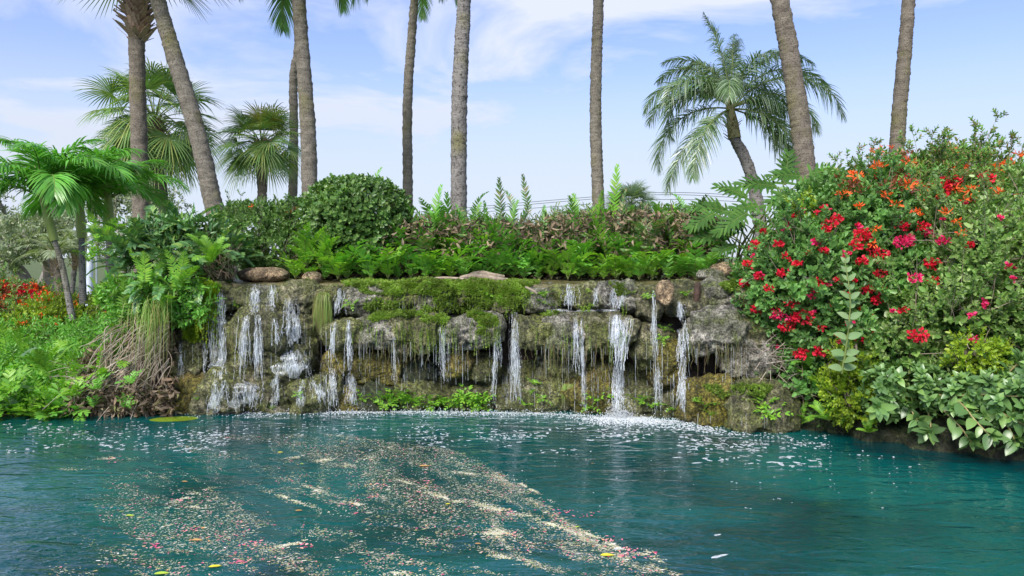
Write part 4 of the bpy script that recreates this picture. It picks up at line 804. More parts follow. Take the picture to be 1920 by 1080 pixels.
for pts in [[(1760, 740, 6.5), (1800, 755, 6.3), (1830, 790, 6.1), (1862, 822, 6.0)], [(1760, 745, 6.5), (1840, 740, 6.2), (1920, 742, 6.0), (1990, 720, 5.9)], [(1830, 750, 6.3), (1880, 775, 6.1), (1930, 800, 6.0), (1980, 810, 5.9)], [(1690, 740, 6.8), (1665, 755, 6.65), (1645, 765, 6.55)], [(1740, 770, 6.6), (1745, 800, 6.5), (1738, 812, 6.45)], [(1700, 750, 6.7), (1712, 775, 6.6), (1722, 790, 6.5)], [(1870, 720, 6.3), (1900, 690, 6.2), (1918, 672, 6.15)], [(1770, 770, 6.4), (1800, 800, 6.3), (1822, 830, 6.2)], [(1860, 770, 6.2), (1890, 800, 6.1), (1905, 830, 6.05)]]:
    c = spline([P(*q) for q in pts], 20); tube(g, c, [.009, .005], 6); L_ = np.linalg.norm(np.diff(c, axis=0), axis=1).sum(); m_ = max(5, int(L_ / .05)); ii = np.linspace(.2, .97, m_); T = np.stack([np.interp(ii, np.linspace(0, 1, 20), c[:, j]) for j in range(3)], 1)
    sdv = np.where(np.arange(m_) % 2 == 0, 1, -1); dd = nrm(np.gradient(c, axis=0))[(ii * 19).astype(int)]; perp = nrm(np.cross(dd, [0, -1, .3])) * sdv[:, None]
    gl.scatter(leaf_hi(.52, .1, .25, 5, .02), frames(nrm(perp + dd * .6 + rdir(m_) * .3 + [0, -.2, -.1]), up=(0, -.6, 1)) * (U(.1, .15, m_))[:, None, None], T)
    gl.scatter(ros[rng.integers(3)], frames(nrm(dd[-1:] + [[0, -.5, 0]])) * .145, c[-1:])
g.obj('branches', plain('yellow_bark', (.2, .16, .07), .7, (.36, .3, .13), 9), e, True, base); gl.obj('overhanging_leaves', [M_BROAD, GSTEM], e, True, base)
# ================================================================ moss, creepers and plants on the wall
tiny = leaf(.7, .1, .2); tuft = Geo(); n_ = 9
tuft.scatter(tiny, frames(nrm(rdir(n_) + [0.9, 0, 0])) * U(.008, .014, n_)[:, None, None], rdir(n_) * .009)
def mossy(g, x0, x1, y0, y1, N, thr=0., sc_=.03, size=1.):
    px, py = U(x0, x1, N), U(y0, y1, N); f = fbm(np.stack([px * sc_, py * sc_ * 1.6, 0 * px + x0], 1), 3)
    ex = np.minimum(px - x0, x1 - px) + 22 * fbm(np.stack([py * .08, 0 * px, px * .01], 1), 2); f = f - .55 * (1 - sstep(ex, 0, 46)) - .35 * sstep(py, y1 - 14, y1)
    P_, N_ = [], []
    for a, b_, q in zip(px, py, f):
        if q < thr + rng.normal() * .08: continue
        h = hit(a, b_)
        if h: P_.append(h[0] + h[1] * (U(0, .012) + .05 * max(0, q - thr + .05)) + [0, -.004, 0]); N_.append(h[1])
    if P_:
        N_ = np.array(N_); g.scatter(tuft, frames(nrm(N_ + [0, -.2, .3]), roll=U(0, 6, len(N_))) * U(.7, 1.4, len(N_))[:, None, None] * size, np.array(P_))
def drape(g, gs, px, py, ln, sz=.012, dens=130):        # creeper strand hanging from a lip
    h = hit(px, py)
    if not h: return
    p = h[0] + [0, -.02, 0]; n = max(4, int(ln * 30)); t = np.linspace(0, 1, n); w = np.cumsum(rng.normal(size=(n, 2)) * .006, 0)
    c = p + np.stack([w[:, 0], -.015 * np.sin(t * 3) + w[:, 1] * .5, -ln * t], 1); tube(gs, c, [.0018, .0009], 3)
    m_ = int(ln * dens); ii = U(0, 1, m_); T = np.stack([np.interp(ii, t, c[:, j]) for j in range(3)], 1); g.scatter(tiny, frames(nrm(rdir(m_) + [0, -.6, 0])) * (sz * U(.6, 1.2, m_))[:, None, None], T)
def moss_obj(name, spec, drapes, label, mat=M_MOSS, sz=.012, size=1.):
    g, gs = Geo(), Geo()
    for s_ in spec: mossy(g, *s_, size=size)
    for x0, x1, y0, y1, lo, hi, N in drapes:
        for _ in range(N): drape(g, g, U(x0, x1), U(y0, y1), U(lo, hi), sz)
    o = g.obj(name, [mat, GSTEM]); tag(o, label, 'creeper', kind='stuff'); return o
moss_obj('creeping_moss', [(640, 1010, 528, 552, 9000, -.5), (640, 1010, 548, 588, 4500, .07), (790, 1010, 530, 590, 4000, .02), (660, 930, 585, 606, 4200, -.15), (880, 935, 590, 640, 1500, -.1), (1010, 1190, 530, 585, 3200, .08), (1330, 1440, 528, 545, 2000, .0), (1310, 1370, 590, 612, 700, .1), (980, 1080, 585, 600, 900, .05),
        (1290, 1460, 722, 760, 2600, .05)], [(690, 1000, 545, 575, .05, .16, 100), (760, 860, 600, 625, .1, .32, 46), (660, 760, 600, 620, .05, .2, 26), (880, 935, 600, 630, .1, .25, 24), (1000, 1180, 600, 640, .1, .3, 30), (1130, 1180, 550, 620, .1, .25, 12), (980, 1050, 540, 570, .05, .14, 16)],
        'bright green creeping moss and fine trailing creepers draped over the rock ledges')
moss_obj('creeper_curtain', [(330, 420, 525, 600, 6000, -.2), (300, 400, 560, 640, 3000, .0), (240, 330, 540, 620, 2000, .0)], [(320, 410, 535, 570, .15, .55, 90), (250, 340, 540, 600, .15, .4, 40)], 'green small leaved creeper curtain hanging over the left end of the rock wall', M_LIME, .02, 1.6)
M_ROOTD = leafmat('wet_root', [(.10, .08, .04), (.16, .13, .06), (.12, .14, .04)], trans=0., rough=.5)
# dark wet algae strands on shaded rock: roots and thin stems
g = Geo()
for x0, x1, y0, y1, N, lo, hi in [(980, 1190, 640, 655, 60, .1, .35), (1280, 1400, 640, 655, 40, .1, .45), (640, 930, 640, 650, 50, .08, .3), (400, 470, 600, 640, 20, .1, .3), (1000, 1190, 690, 700, 40, .1, .3), (1300, 1460, 780, 785, 30, .04, .1)]:
    for _ in range(N):
        h = hit(U(x0, x1), U(y0, y1))
        if h: ln = U(lo, hi); p = h[0] + [0, -.015, 0]; w = np.cumsum(rng.normal(size=(8, 2)) * .008, 0); tube(g, p + np.stack([w[:, 0], w[:, 1] * .4, -ln * np.linspace(0, 1, 8)], 1), [.0025, .001], 3)
tag(g.obj('hanging_roots', [M_ROOTD]), 'thin brown roots hanging below the overhanging boulders', 'roots', kind='stuff')
# grass tussocks hanging on the wall
def tussock(px, py, N, ln, label, spread=.5, yw=None, name='grass_tussock', mat=M_GRASS, droop=1.):
    h = hit(px, py); p = h[0] if yw is None else P(px, py, yw); n = 7; t = np.linspace(0, 1, n)
    a = U(-1.5, 1.5, N); L_ = ln * U(.25, 1.15, N); el = U(.2, 1.3, N)
    d = np.stack([np.sin(a) * spread, -np.cos(a) * .4, np.sin(el) * .5], 1)
    Cn = p + U(-.05, .05, (N, 3)) * ([1, .3, .4] if yw is None else [3.2, .5, 2.6]) + [0, -.03, 0]; Cn = Cn[:, None] + L_[:, None, None] * (d[:, None] * (t * (1 - .45 * t))[None, :, None] * .8 + np.array([0, 0, -1.]) * (t ** 1.7)[None, :, None] * droop * U(.6, 1., N)[:, None, None])
    S = np.repeat(nrm(rdir(N) * [1, .4, .1])[:, None], n, 1); W = .0022 * np.array([1, 1, 1, .9, .75, .5, .1])[None] * np.ones((N, 1))
    g = strips(Geo(), Cn, S, W); return tag(g.obj(name, mat, origin=p), label, 'grass')
tussock(608, 552, 620, .5, 'tussock of long fine yellow green grass hanging from the wall among the left falls', .34)
tussock(300, 565, 90, .9, 'long grey green grass hanging down at the wall end, right one of two', .22, 7.95)
tussock(268, 580, 70, .75, 'long grey green grass hanging over the dead roots, left one of two', .22, 7.9)
tussock(1065, 722, 200, .28, 'small dull grass tuft on the lower wall left of the strongest waterfall', .3)
# little plants rooted in the wall
def little(px, py, s_, label, tp=T_SMALL, mats=FB, name='small_fern', group=None, nb='wsm'):
    h = hit(px, py)
    if h is None: return
    a = PI * 1.5 + U(-.6, .6); return inst(name, nb, tp, mats, h[0] + [0, -.01, 0], U(0, 6), s_, label, group=group, tilt=(U(.1, .6), U(-.2, .2)))
for px, py in [(735, 757), (722, 766), (748, 745), (760, 758), (785, 757), (796, 765), (742, 770), (808, 760), (826, 763), (845, 762), (862, 766), (880, 762), (838, 770), (872, 748), (893, 757), (905, 752), (912, 764)] + [(x, U(752, 768)) for x in range(716, 915, 12)]:
    little(px, py, U(.9, 1.35), 'bright lime fern in the long low clump at the waterline right of the grass tussock', group='lime ferns at the waterline', tp=T_SMALL)
for px, py, s_, lab in [(678, 752, .9, 'small lime fern at the waterline just left of the long fern clump'), (668, 760, .7, 'tiny dark stemmed fern at the foot of the double fall'), (265, 745, 1.1, 'bright fern tuft on the ochre rocks at the far left of the wall'), (370, 750, .4, 'tiny green sprout on the ochre rock near the left falls'), (440, 575, .7, 'yellow green seedling on the wall left of the tallest left falls'), (662, 575, .8, 'small green fern under the top ledge right of the grass tussock'),
        (805, 540, .7, 'yellow green fern on the grey stone of the top course'), (856, 580, .7, 'pale green fern on the second ledge'), (920, 560, .9, 'upright bright fern on the top course beside the round stone'), (1020, 558, 1.1, 'spreading fern left of the first narrow top fall'), (1018, 570, .8, 'lower fern of the pair left of the first narrow top fall'), (895, 594, .7, 'tiny yellow fern on the grey ledge stone'), (810, 665, 1.1, 'dark green fern hanging in the shaded recess'), (826, 680, .9, 'second dark fern hanging lower in the shaded recess'),
        (1118, 752, 1.25, 'bright leafy fern at the waterline left of the strongest fall'), (1108, 765, .9, 'lower leafy fern beside the one left of the strongest fall'), (1200, 760, 1.2, 'lime clump at the waterline right of the strongest fall'), (1222, 766, 1.1, 'lime clump at the waterline further right of the strongest fall'), (1000, 722, .8, 'pale seedling halfway up the lower wall'), (1015, 752, .8, 'little green fern near the waterline below the pale seedling'), (995, 740, .7, 'tiny fern between the pale seedling and the waterline'),
        (1244, 622, .8, 'small fern on the wall right of the thin pale fall'), (1243, 640, .7, 'lower small fern on the wall right of the thin pale fall'), (1286, 556, .9, 'bright fern on the top course beside the dark post stump'), (1300, 675, .8, 'yellow green fern under the big overhanging grey boulder'), (1306, 700, .8, 'green fern below the overhanging boulder close to the right fall'), (1350, 668, .5, 'tiny leaf pair on the strands below the overhanging boulder'), (1260, 770, .8, 'small fern at the waterline below the right fall'), (1322, 765, 1.2, 'lime leafy plant on the big low boulder, left side'), (1330, 780, .8, 'lime leafy plant lower on the big low boulder'),
        (1435, 765, 1.3, 'tall leafy plant at the waterline on the right of the big low boulder'), (1445, 785, 1.3, 'leafy plant at the waterline near the gap right of the low boulder'), (1215, 560, .6, 'tiny fern on the dark rock left of the tan stone'), (1375, 520, 1.1, 'bright small fern growing on the tan ledge boulder'), (1385, 524, 1.0, 'second small fern on the tan ledge boulder'), (985, 760, .8, 'small sprout at the waterline right of the wide drips'), (560, 742, .5, 'tiny sprout between the foot stones of the left falls'), (510, 768, .5, 'sprout at the waterline under the left falls')]:
    little(px, py, s_, lab)
p_ = hit(1307, 548)[0]; g = Geo(); tube(g, [p_ + [0, .05, -.12], p_ + [0, .0, 0], p_ + [.01, 0, .1]], [.035, .04, .03], 9); tag(g.obj('post_stump', plain('rotten_wood', (.03, .02, .015), .8, (.12, .07, .05), 18, .01), origin=p_), 'dark rotten wood stump wedged in the top course right of the tan stone', 'stump')
# ================================================================ falling water
m, nt, out = newmat('falling_water'); L = nt.links.new; p = node(nt, 'ShaderNodeBsdfPrincipled'); p.inputs['Base Color'].default_value = (.86, .92, .97, 1); p.inputs['Roughness'].default_value = .25; p.inputs['Specular IOR Level'].default_value = .8
tr = node(nt, 'ShaderNodeBsdfTransparent'); x = node(nt, 'ShaderNodeMixShader'); mp = node(nt, 'ShaderNodeMapping'); mp.inputs['Scale'].default_value = (120, 60, 14); L(wpos(nt), mp.inputs[0])
L(ramp(nt, noisef(nt, 1, 4, .6, mp.outputs[0]), [(.38, (.04,) * 3), (.66, (.78,) * 3)]), x.inputs[0]); L(tr.outputs[0], x.inputs[1]); L(p.outputs[0], x.inputs[2]); L(x.outputs[0], out.inputs[0]); M_FALL = m
m, nt, out = newmat('drip_water'); p = node(nt, 'ShaderNodeBsdfPrincipled'); p.inputs['Base Color'].default_value = (.75, .82, .85, 1); p.inputs['Roughness'].default_value = .2
tr = node(nt, 'ShaderNodeBsdfTransparent'); x = node(nt, 'ShaderNodeMixShader'); x.inputs[0].default_value = .4; nt.links.new(tr.outputs[0], x.inputs[1]); nt.links.new(p.outputs[0], x.inputs[2]); nt.links.new(x.outputs[0], out.inputs[0]); M_DRIP = m
m, nt, out = newmat('water_veil'); L = nt.links.new; p = node(nt, 'ShaderNodeBsdfPrincipled'); p.inputs['Base Color'].default_value = (.8, .88, .93, 1); p.inputs['Roughness'].default_value = .2; p.inputs['Specular IOR Level'].default_value = .8
tr = node(nt, 'ShaderNodeBsdfTransparent'); x = node(nt, 'ShaderNodeMixShader'); mp = node(nt, 'ShaderNodeMapping'); mp.inputs['Scale'].default_value = (150, 90, 9); L(wpos(nt), mp.inputs[0])
L(ramp(nt, noisef(nt, 1, 5, .7, mp.outputs[0]), [(.46, (0,) * 3), (.72, (.62,) * 3)]), x.inputs[0]); L(tr.outputs[0], x.inputs[1]); L(p.outputs[0], x.inputs[2]); L(x.outputs[0], out.inputs[0]); M_VEIL = m
FOAM = plain('foam_white', (.55, .6, .62), .6, (.8, .83, .84), 30)
def strand(g, px0, py0, px1, py1, r, wob=2., n=34, front=True, gaps=.32):
    t = np.linspace(0, 1, n); w = np.cumsum(rng.normal(size=n)) * wob * .22; w -= w[0]; xs_ = px0 + (px1 - px0) * t + w; ys_ = py0 + (py1 - py0) * t; pts = []; Yc = 99
    for a, b_ in zip(xs_, ys_):
        h = hit(a, b_); Yh = h[0][1] - .012 if h is not None else Yc
        Yc = min(Yc, Yh) if pts else Yh
        if pts and Yh > Yc + .02: Yc = min(Yh, Yc - .0005)
        pts.append(P(a, b_, Yc))
    pts = np.array(pts); pts[:, 1] = np.convolve(np.pad(pts[:, 1], 2, 'edge'), np.ones(5) / 5, 'valid') - .006
    rr = r * np.clip(.75 + gaps * 1.6 * vnoise(np.stack([t * n * .8, 0 * t + px0, 0 * t + r * 999], 1)), .08, 2.); tube(g, pts, rr, 4); return pts
drop = Geo().add(ICO[2][0] * [1, 1, 1.8], [ICO[2][1]])
def fall(label, segs, n, r=.0035, wob=2.2, drops=60):
    """segs: list of (x0, y0, x1, y1, halfwidth top, halfwidth bottom)"""
    g = Geo(); D = []
    for x0, y0, x1, y1, w0, w1 in segs:
        for rb in range(7):
            u = U(-.7, .7); a_, b_ = (0, U(.6, 1)) if rb == 0 else sorted((U(0, .7), U(.4, 1.0))); xa, xb = x0 + u * w0, x1 + u * w1; pts = strand(Geo(), xa + (xb - xa) * a_, y0 + (y1 - y0) * a_, xa + (xb - xa) * b_, y0 + (y1 - y0) * b_, r, wob, 26); W_ = np.linspace(M(w0, 8) * U(.12, .42), M(w1, 8) * U(.12, .42), 26) * (1 + .8 * vnoise(pts * 16)) * np.sin(PI * np.linspace(.02, .98, 26)) ** .6; strips(g, pts[None] + [0, .006, 0], np.array([1., .1, 0])[None, None] + 0 * pts[None], W_[None], 1)
        for _ in range(int(n * 1.05)):
            u = rng.normal() * .55; a, b_ = U(0, 1) ** 2 * .5, 0; b_ = U(max(a + .3, .6), 1.05)
            xa, xb = x0 + u * w0, x1 + u * w1
            pts = strand(g, xa + (xb - xa) * a, y0 + (y1 - y0) * a, xa + (xb - xa) * b_, y0 + (y1 - y0) * b_, r * rng.uniform(.2, 1.) ** 1.3, wob * 1.1)
            k = rng.integers(0, len(pts), 4); D.append(pts[k] + rng.normal(size=(4, 3)) * [.013, .008, .02])
    D = np.concatenate(D); D = D[rng.permutation(len(D))[:drops]]; g.scatter(drop, np.eye(3)[None] * U(.0012, .0035, len(D))[:, None, None], D)
    v, _ = g.data(); o = g.obj('waterfall', [M_FALL, M_VEIL], origin=v.mean(0)); return tag(o, label, 'waterfall')
fall('widest braided white fall at the left, spilling past a mossy boulder', [(410, 545, 405, 712, 14, 24)], 26, .0028, drops=120)
fall('white fall running over the low foot boulder at the far left into the pond', [(415, 712, 402, 775, 18, 14), (455, 715, 455, 772, 44, 30)], 22, .003, 2.6, drops=140)
fall('twin white fall dropping from the second boulder step', [(482, 532, 476, 588, 14, 8), (462, 590, 455, 712, 10, 12), (482, 590, 484, 712, 7, 13)], 18, .0033, drops=160)
fall('short fall through the notch just right of the twin fall', [(512, 534, 508, 585, 6, 8), (516, 595, 520, 650, 3, 4)], 12, .0035)
fall('broad glittering fall fanning over a round boulder left of the grass tussock', [(544, 560, 546, 652, 12, 24), (548, 655, 555, 712, 36, 42)], 24, .0022, 2.6, drops=200)
fall('low fall dropping between the foot stones under the broad glittering fall', [(563, 712, 562, 770, 10, 10), (522, 700, 520, 765, 10, 12), (590, 712, 606, 765, 14, 18)], 10, .0028, 2.4)
fall('bright narrow fall just right of the grass tussock', [(638, 540, 632, 590, 7, 10), (628, 592, 622, 690, 9, 7), (622, 690, 625, 768, 6, 6)], 15, .004)
fall('narrow fall tumbling off the small ledge, right of the bright narrow one', [(655, 600, 655, 700, 6, 8), (656, 700, 661, 762, 10, 12)], 17, .0036)
fall('thin pair of falls in front of the shaded recess, left part', [(738, 630, 742, 725, 3, 3)], 7, .0028)
fall('thin broken fall in front of the shaded recess, right part', [(830, 610, 832, 715, 6, 6)], 13, .0028)
fall('slender fall off the end of the mossy double ledge', [(930, 622, 924, 765, 6, 4), (938, 630, 934, 690, 3, 5)], 9, .0036)
fall('wide sparkling veil of drops at the middle of the wall', [(963, 585, 965, 750, 9, 17)], 40, .0023, 2.2, drops=220)
fall('short fall over the top course feeding the long thin ledge', [(1069, 532, 1068, 578, 8, 9)], 20, .004)
fall('pair of thin falls dropping from the long ledge left of the strongest fall', [(1078, 582, 1084, 700, 4, 5), (1090, 592, 1096, 770, 3, 6)], 11, .0042)
fall('small top fall above the long ledge, second from its left end', [(1117, 540, 1117, 578, 4, 4)], 9, .003)
fall('forked top fall above the strongest waterfall', [(1150, 540, 1150, 580, 5, 6), (1168, 548, 1158, 580, 4, 8)], 13, .0035)
fall('strongest solid white waterfall plunging from the ledge into the pond', [(1168, 592, 1160, 690, 15, 10), (1160, 670, 1158, 778, 11, 8), (1155, 590, 1150, 650, 8, 8)], 46, .0052, 2., drops=220)
fall('long thin fall left of the upright tan stone', [(1224, 545, 1231, 690, 3, 5), (1231, 680, 1234, 775, 5, 7)], 13, .0038)
fall('ragged fall pouring beside the overhanging grey boulder at the right', [(1272, 565, 1279, 600, 5, 7), (1279, 600, 1279, 690, 10, 8), (1281, 680, 1275, 778, 7, 9)], 20, .0042, 2.8, drops=160)
fall('faint trickle before the dark hollow at the far left of the wall', [(338, 640, 339, 708, 3, 3), (384, 640, 384, 705, 3, 3)], 6, .003)
g = Geo()                                              # thin flow along the ledges
for x0, x1, yy in [(1030, 1168, 581)]:
    for k in range(7):
        xs_ = np.linspace(x0 + U(0, 12), x1 - U(0, 20), 30); pts = []
        for a in xs_:
            h = hit(a, yy + U(-1, 1) + k * .5); 
            if h: pts.append(h[0] + [0, -.01, .004])
        if len(pts) > 5: tube(g, np.array(pts), .0016, 4)
tag(g.obj('ledge_flow', M_FALL), 'white line of water running along the boulder ledges', 'water flow', kind='stuff')
g = Geo()
for x0, x1, y0, y1, y2, N in [(640, 740, 636, 648, 700, 34), (745, 850, 640, 650, 705, 46), (850, 930, 640, 655, 700, 30), (990, 1100, 645, 665, 720, 52), (1100, 1200, 650, 670, 730, 46), (1200, 1280, 640, 680, 740, 26), (1290, 1400, 645, 655, 712, 44), (400, 620, 600, 640, 700, 46), (700, 940, 560, 572, 588, 44), (300, 400, 640, 660, 700, 14), (950, 1290, 700, 715, 765, 60), (1300, 1440, 775, 782, 793, 30), (600, 980, 700, 710, 750, 70)]:
    for _ in range(int(N * .4)):
        a = U(x0, x1); ya, yb = U(y0, y1), y2 + U(-30, 22); k_ = 0
        while ya < yb and k_ < 5: yc = ya + U(8, 40); strand(g, a, ya, a + U(-.6, .6), min(yc, yb), U(.001, .0022), .35, 8, gaps=.3); ya = yc + U(1, 14); k_ += 1
tag(g.obj('water_drips', M_DRIP), 'countless thin drips falling in lines below the overhanging rocks', 'drips', kind='stuff')
nt = FOAM.node_tree; o_ = [n for n in nt.nodes if n.type == 'OUTPUT_MATERIAL'][0]; p_ = o_.inputs[0].links[0].from_node; x = node(nt, 'ShaderNodeMixShader'); tr = node(nt, 'ShaderNodeBsdfTransparent')
nt.links.new(ramp(nt, noisef(nt, 90, 4, .7, wpos(nt)), [(.35, (.15,) * 3), (.6, (.9,) * 3)]), x.inputs[0]); nt.links.new(tr.outputs[0], x.inputs[1]); nt.links.new(p_.outputs[0], x.inputs[2]); nt.links.new(x.outputs[0], o_.inputs[0])
# ================================================================ foam, petals and debris on the water
flat = Geo(); n_ = 9; a = np.arange(n_) * 2 * PI / n_; rr_ = 1 + .25 * np.sin(a * 2 + 1) + .15 * np.cos(a * 3)
flat.add(np.concatenate([[[0, 0, 1]], np.stack([np.cos(a) * rr_ * .75, np.sin(a) * rr_ * .75, .8 + 0 * a], 1), np.stack([np.cos(a) * rr_, np.sin(a) * rr_, 0 * a], 1)]), [[[0, 1 + k, 1 + (k + 1) % n_] for k in range(n_)], [[1 + k, 1 + n_ + k, 1 + n_ + (k + 1) % n_, 1 + (k + 1) % n_] for k in range(n_)]])
def wpt(px, py): Y = F * CZ / (py - HZ); return np.stack([(px - 960) / F * Y, Y, 0 * Y], -1)
def flakes(g, px, py, sx, asp=.7, th=.1, ang=None, el=1., tpl=flat):
    p = wpt(px, py); N = len(px); an = U(0, 2 * PI, N) if ang is None else ang + rng.normal(size=N) * .35; c, s_ = np.cos(an), np.sin(an); Mx = np.zeros((N, 3, 3)); a_ = sx * U(.75, 1.25, N) * el; b_ = sx * asp * U(.7, 1.2, N)
    Mx[:, 0, 0] = c * a_; Mx[:, 1, 0] = s_ * a_; Mx[:, 0, 1] = -s_ * b_; Mx[:, 1, 1] = c * b_; Mx[:, 2, 2] = np.maximum(sx * th, .0012); g.scatter(tpl, Mx, p + [0, 0, .001]); return g
ey = lambda px: np.interp(px, [0, 240, 400, 800, 1000, 1160, 1300, 1470, 1620, 1700], [780, 777, 771, 770, 773, 780, 790, 801, 822, 835])
g = Geo(); N = 3600; px = np.clip(370 + 960 * U(0, 1, N) + rng.normal(size=N) * 30, 330, 1480); k = .5 + .5 * vnoise(np.stack([px * .02, 0 * px, 0 * px], 1)); py = ey(px) + 1 + rng.exponential(1, N) * (1 + 3.2 * k + 5 * np.exp(-((px - 1160) / 60) ** 2)); flakes(g, px, py, U(.002, .0075, N), th=.8)
N = 1300; px = 1160 + rng.normal(size=N) * 30; py = 782 + np.abs(rng.normal(size=N)) * 7; flakes(g, px, py, U(.003, .009, N), th=.8)
N = 1000; px = 1180 + rng.exponential(1, N) * 85; py = ey(px) + 4 + (px - 1180) * .06 + rng.normal(size=N) * 4; flakes(g, px, py, U(.004, .014, N), th=.3)
tag(g.obj('foam_line', FOAM), 'white froth where the falls meet the pond along the wall', 'foam', kind='stuff')
spl = Geo(); N = 2600; px = np.concatenate([1160 + rng.normal(size=900) * 14, U(390, 1300, N - 900)]); Yb = F * CZ / (ey(px) + 1 - HZ); z = rng.exponential(1, N) * .018 * (1 + 1.6 * (np.abs(px - 1160) < 25)); spl.scatter(drop, np.eye(3)[None] * U(.0015, .004, N)[:, None, None], np.stack([(px - 960) / F * Yb, Yb - U(0, .12, N), z], 1))
tag(spl.obj('splash_drops', FOAM), 'fine splash droplets above the waterline under the falls', 'splash', kind='stuff')
g = Geo()                                              # separate patches of foam drifting out
def cl(N, x0, x1, y0, y1, fn, s0, s1, **k):
    px, py = U(x0, x1, N), U(y0, y1, N); w_ = fn(px, py); q = rng.random(N) < w_; flakes(g, px[q], py[q], U(s0, s1, q.sum()), **k)
nz = lambda px, py, sc_=.02: np.clip(.5 + 1.4 * fbm(np.stack([px * sc_, py * sc_ * 3, 0 * px], 1), 3), 0, 1)
arc = lambda px, py, c, w_: np.exp(-((py - c(px)) / w_) ** 2)
cl(1700, 960, 1560, 790, 885, lambda x, y: arc(x, y, lambda x: 812 + 30 * sstep(x, 1200, 1520) + 8 * np.sin(x * .02), 22) * nz(x, y) * .9, .005, .022, asp=.7, th=.08)
cl(900, 1000, 1540, 800, 880, lambda x, y: arc(x, y, lambda x: 815 + 42 * sstep(x, 1180, 1500), 20) * nz(x, y), .012, .034, asp=.6, th=.06)
cl(800, 780, 1010, 785, 860, lambda x, y: arc(x, y, lambda x: 815 + 0 * x, 18) * nz(x, y) * .8, .006, .022)
cl(1500, 0, 960, 782, 850, lambda x, y: arc(x, y, lambda x: 812 + 6 * np.sin(x * .01), 20) * nz(x, y) ** 1.5 * .9, .004, .016)
cl(550, 0, 430, 800, 850, lambda x, y: nz(x, y) ** 2, .005, .022)
cl(900, 960, 1700, 850, 960, lambda x, y: .12 * nz(x, y), .004, .01)
tag(g.obj('foam_patches', FOAM), 'white foam flecks drifting out from the falls over the teal water', 'foam', kind='stuff')
for px_, py_, s_, lab in [(1270, 858, .034, 'lone white foam raft, left of the pair on the right water'), (1306, 868, .042, 'lone long white foam raft right of its neighbour'), (1348, 1043, .05, 'white feathery foam patch floating on the right foreground water'), (1345, 1003, .03, 'small pale foam patch above the feathery one')]:
    flakes(q := Geo(), np.array([px_]), np.array([py_]), np.array([s_]), asp=.4, th=.05, ang=0., tpl=flat); tag(q.obj('foam_raft', FOAM, origin=wpt(np.array(px_), np.array(py_))), lab, 'foam')
# debris slick: fine pale chaff and petals carried along curved streaks
CHAFF = leafmat('floating_chaff', [(.5, .47, .34), (.74, .68, .52), (.34, .3, .14), (.85, .82, .72), (.2, .26, .08), (.55, .38, .2)], rough=.8, trans=0., clump=.15)
PETAL = leafmat('floating_petal', [(.75, .1, .2), (.8, .3, .35), (.6, .03, .15), (.85, .45, .4), (.8, .35, .1)], rough=.6, trans=0., clump=.1)
OLD = leafmat('floating_leaf', [(.5, .42, .05), (.55, .25, .08), (.35, .38, .05), (.4, .16, .06)], rough=.6, trans=0., clump=.1)
N = 520000; px = U(-60, 1300, N); py = 815 + (1085 - 815) * U(0, 1, N) ** 1.35
rb_ = np.interp(py, [815, 835, 860, 890, 930, 980, 1010, 1040, 1080], [640, 800, 905, 950, 1010, 1080, 1120, 1190, 1290])     # the slick's right-hand edge
lb_ = np.interp(py, [815, 850, 900, 960, 1080], [420, 190, 170, 160, 60])
ins = sstep(rb_ - px, -6, 26) * sstep(px - lb_, -30, 90)
ev = (rb_ - px) / 900.                                 # streaks follow the edge
strk = fbm(np.stack([ev * 9 + py * .004, (px + 2.2 * py) * .0035, 0 * px], 1), 4); fine = fbm(np.stack([px * .03, py * .09, 0 * px + 4], 1), 4)
dn_ = ins * np.clip(.26 + 2.3 * strk + 1.1 * fine, .015, 1) * (1 - .55 * sstep(py, 1000, 1080) * (fine < .05)); dn_ *= np.interp(px, [-60, 150, 420, 760, 1300], [.25, .35, .8, 1, 1]); edge_ = ins * np.exp(-((rb_ - px - 14) / 22) ** 2) * sstep(py, 845, 930)
q = rng.random(N) < np.clip(dn_ * .27 + edge_ * .5 * (fine > -.1), 0, 1); px, py, strk, fine = px[q], py[q], strk[q], fine[q]; Nf = len(px); kind_ = rng.random(Nf)
sz = .0029 * np.exp(np.clip(rng.normal(size=Nf), -2, 1.6) * .5) * np.where(rng.random(Nf) < .06, 2., 1.)
chip = Geo().add([[1, 0, .5], [.3, .8, .6], [-.8, .5, .4], [-.9, -.4, .5], [.2, -.9, .6]], [[[0, 1, 2], [0, 2, 3], [0, 3, 4]]])
g = Geo(); q = kind_ < .965; flakes(g, px[q], py[q], sz[q], asp=.55, th=.2, ang=.1, el=1.3, tpl=chip)
def raft(cx, cy, w_, h_, N, ang):                       # thick mats of chaff
    a, r_ = U(0, 2 * PI, N), np.abs(rng.normal(size=N)) * .62; x = r_ * np.cos(a) * w_; y = r_ * np.sin(a) * h_; x2 = cx + x; y2 = cy + y + x * math.tan(ang)
    k = fbm(np.stack([x2 * .04, y2 * .2, 0 * x2], 1), 4) > -.08 + rng.normal(size=N) * .1; flakes(g, x2[k], y2[k], U(.003, .008, k.sum()), asp=.6, th=.25, tpl=chip)
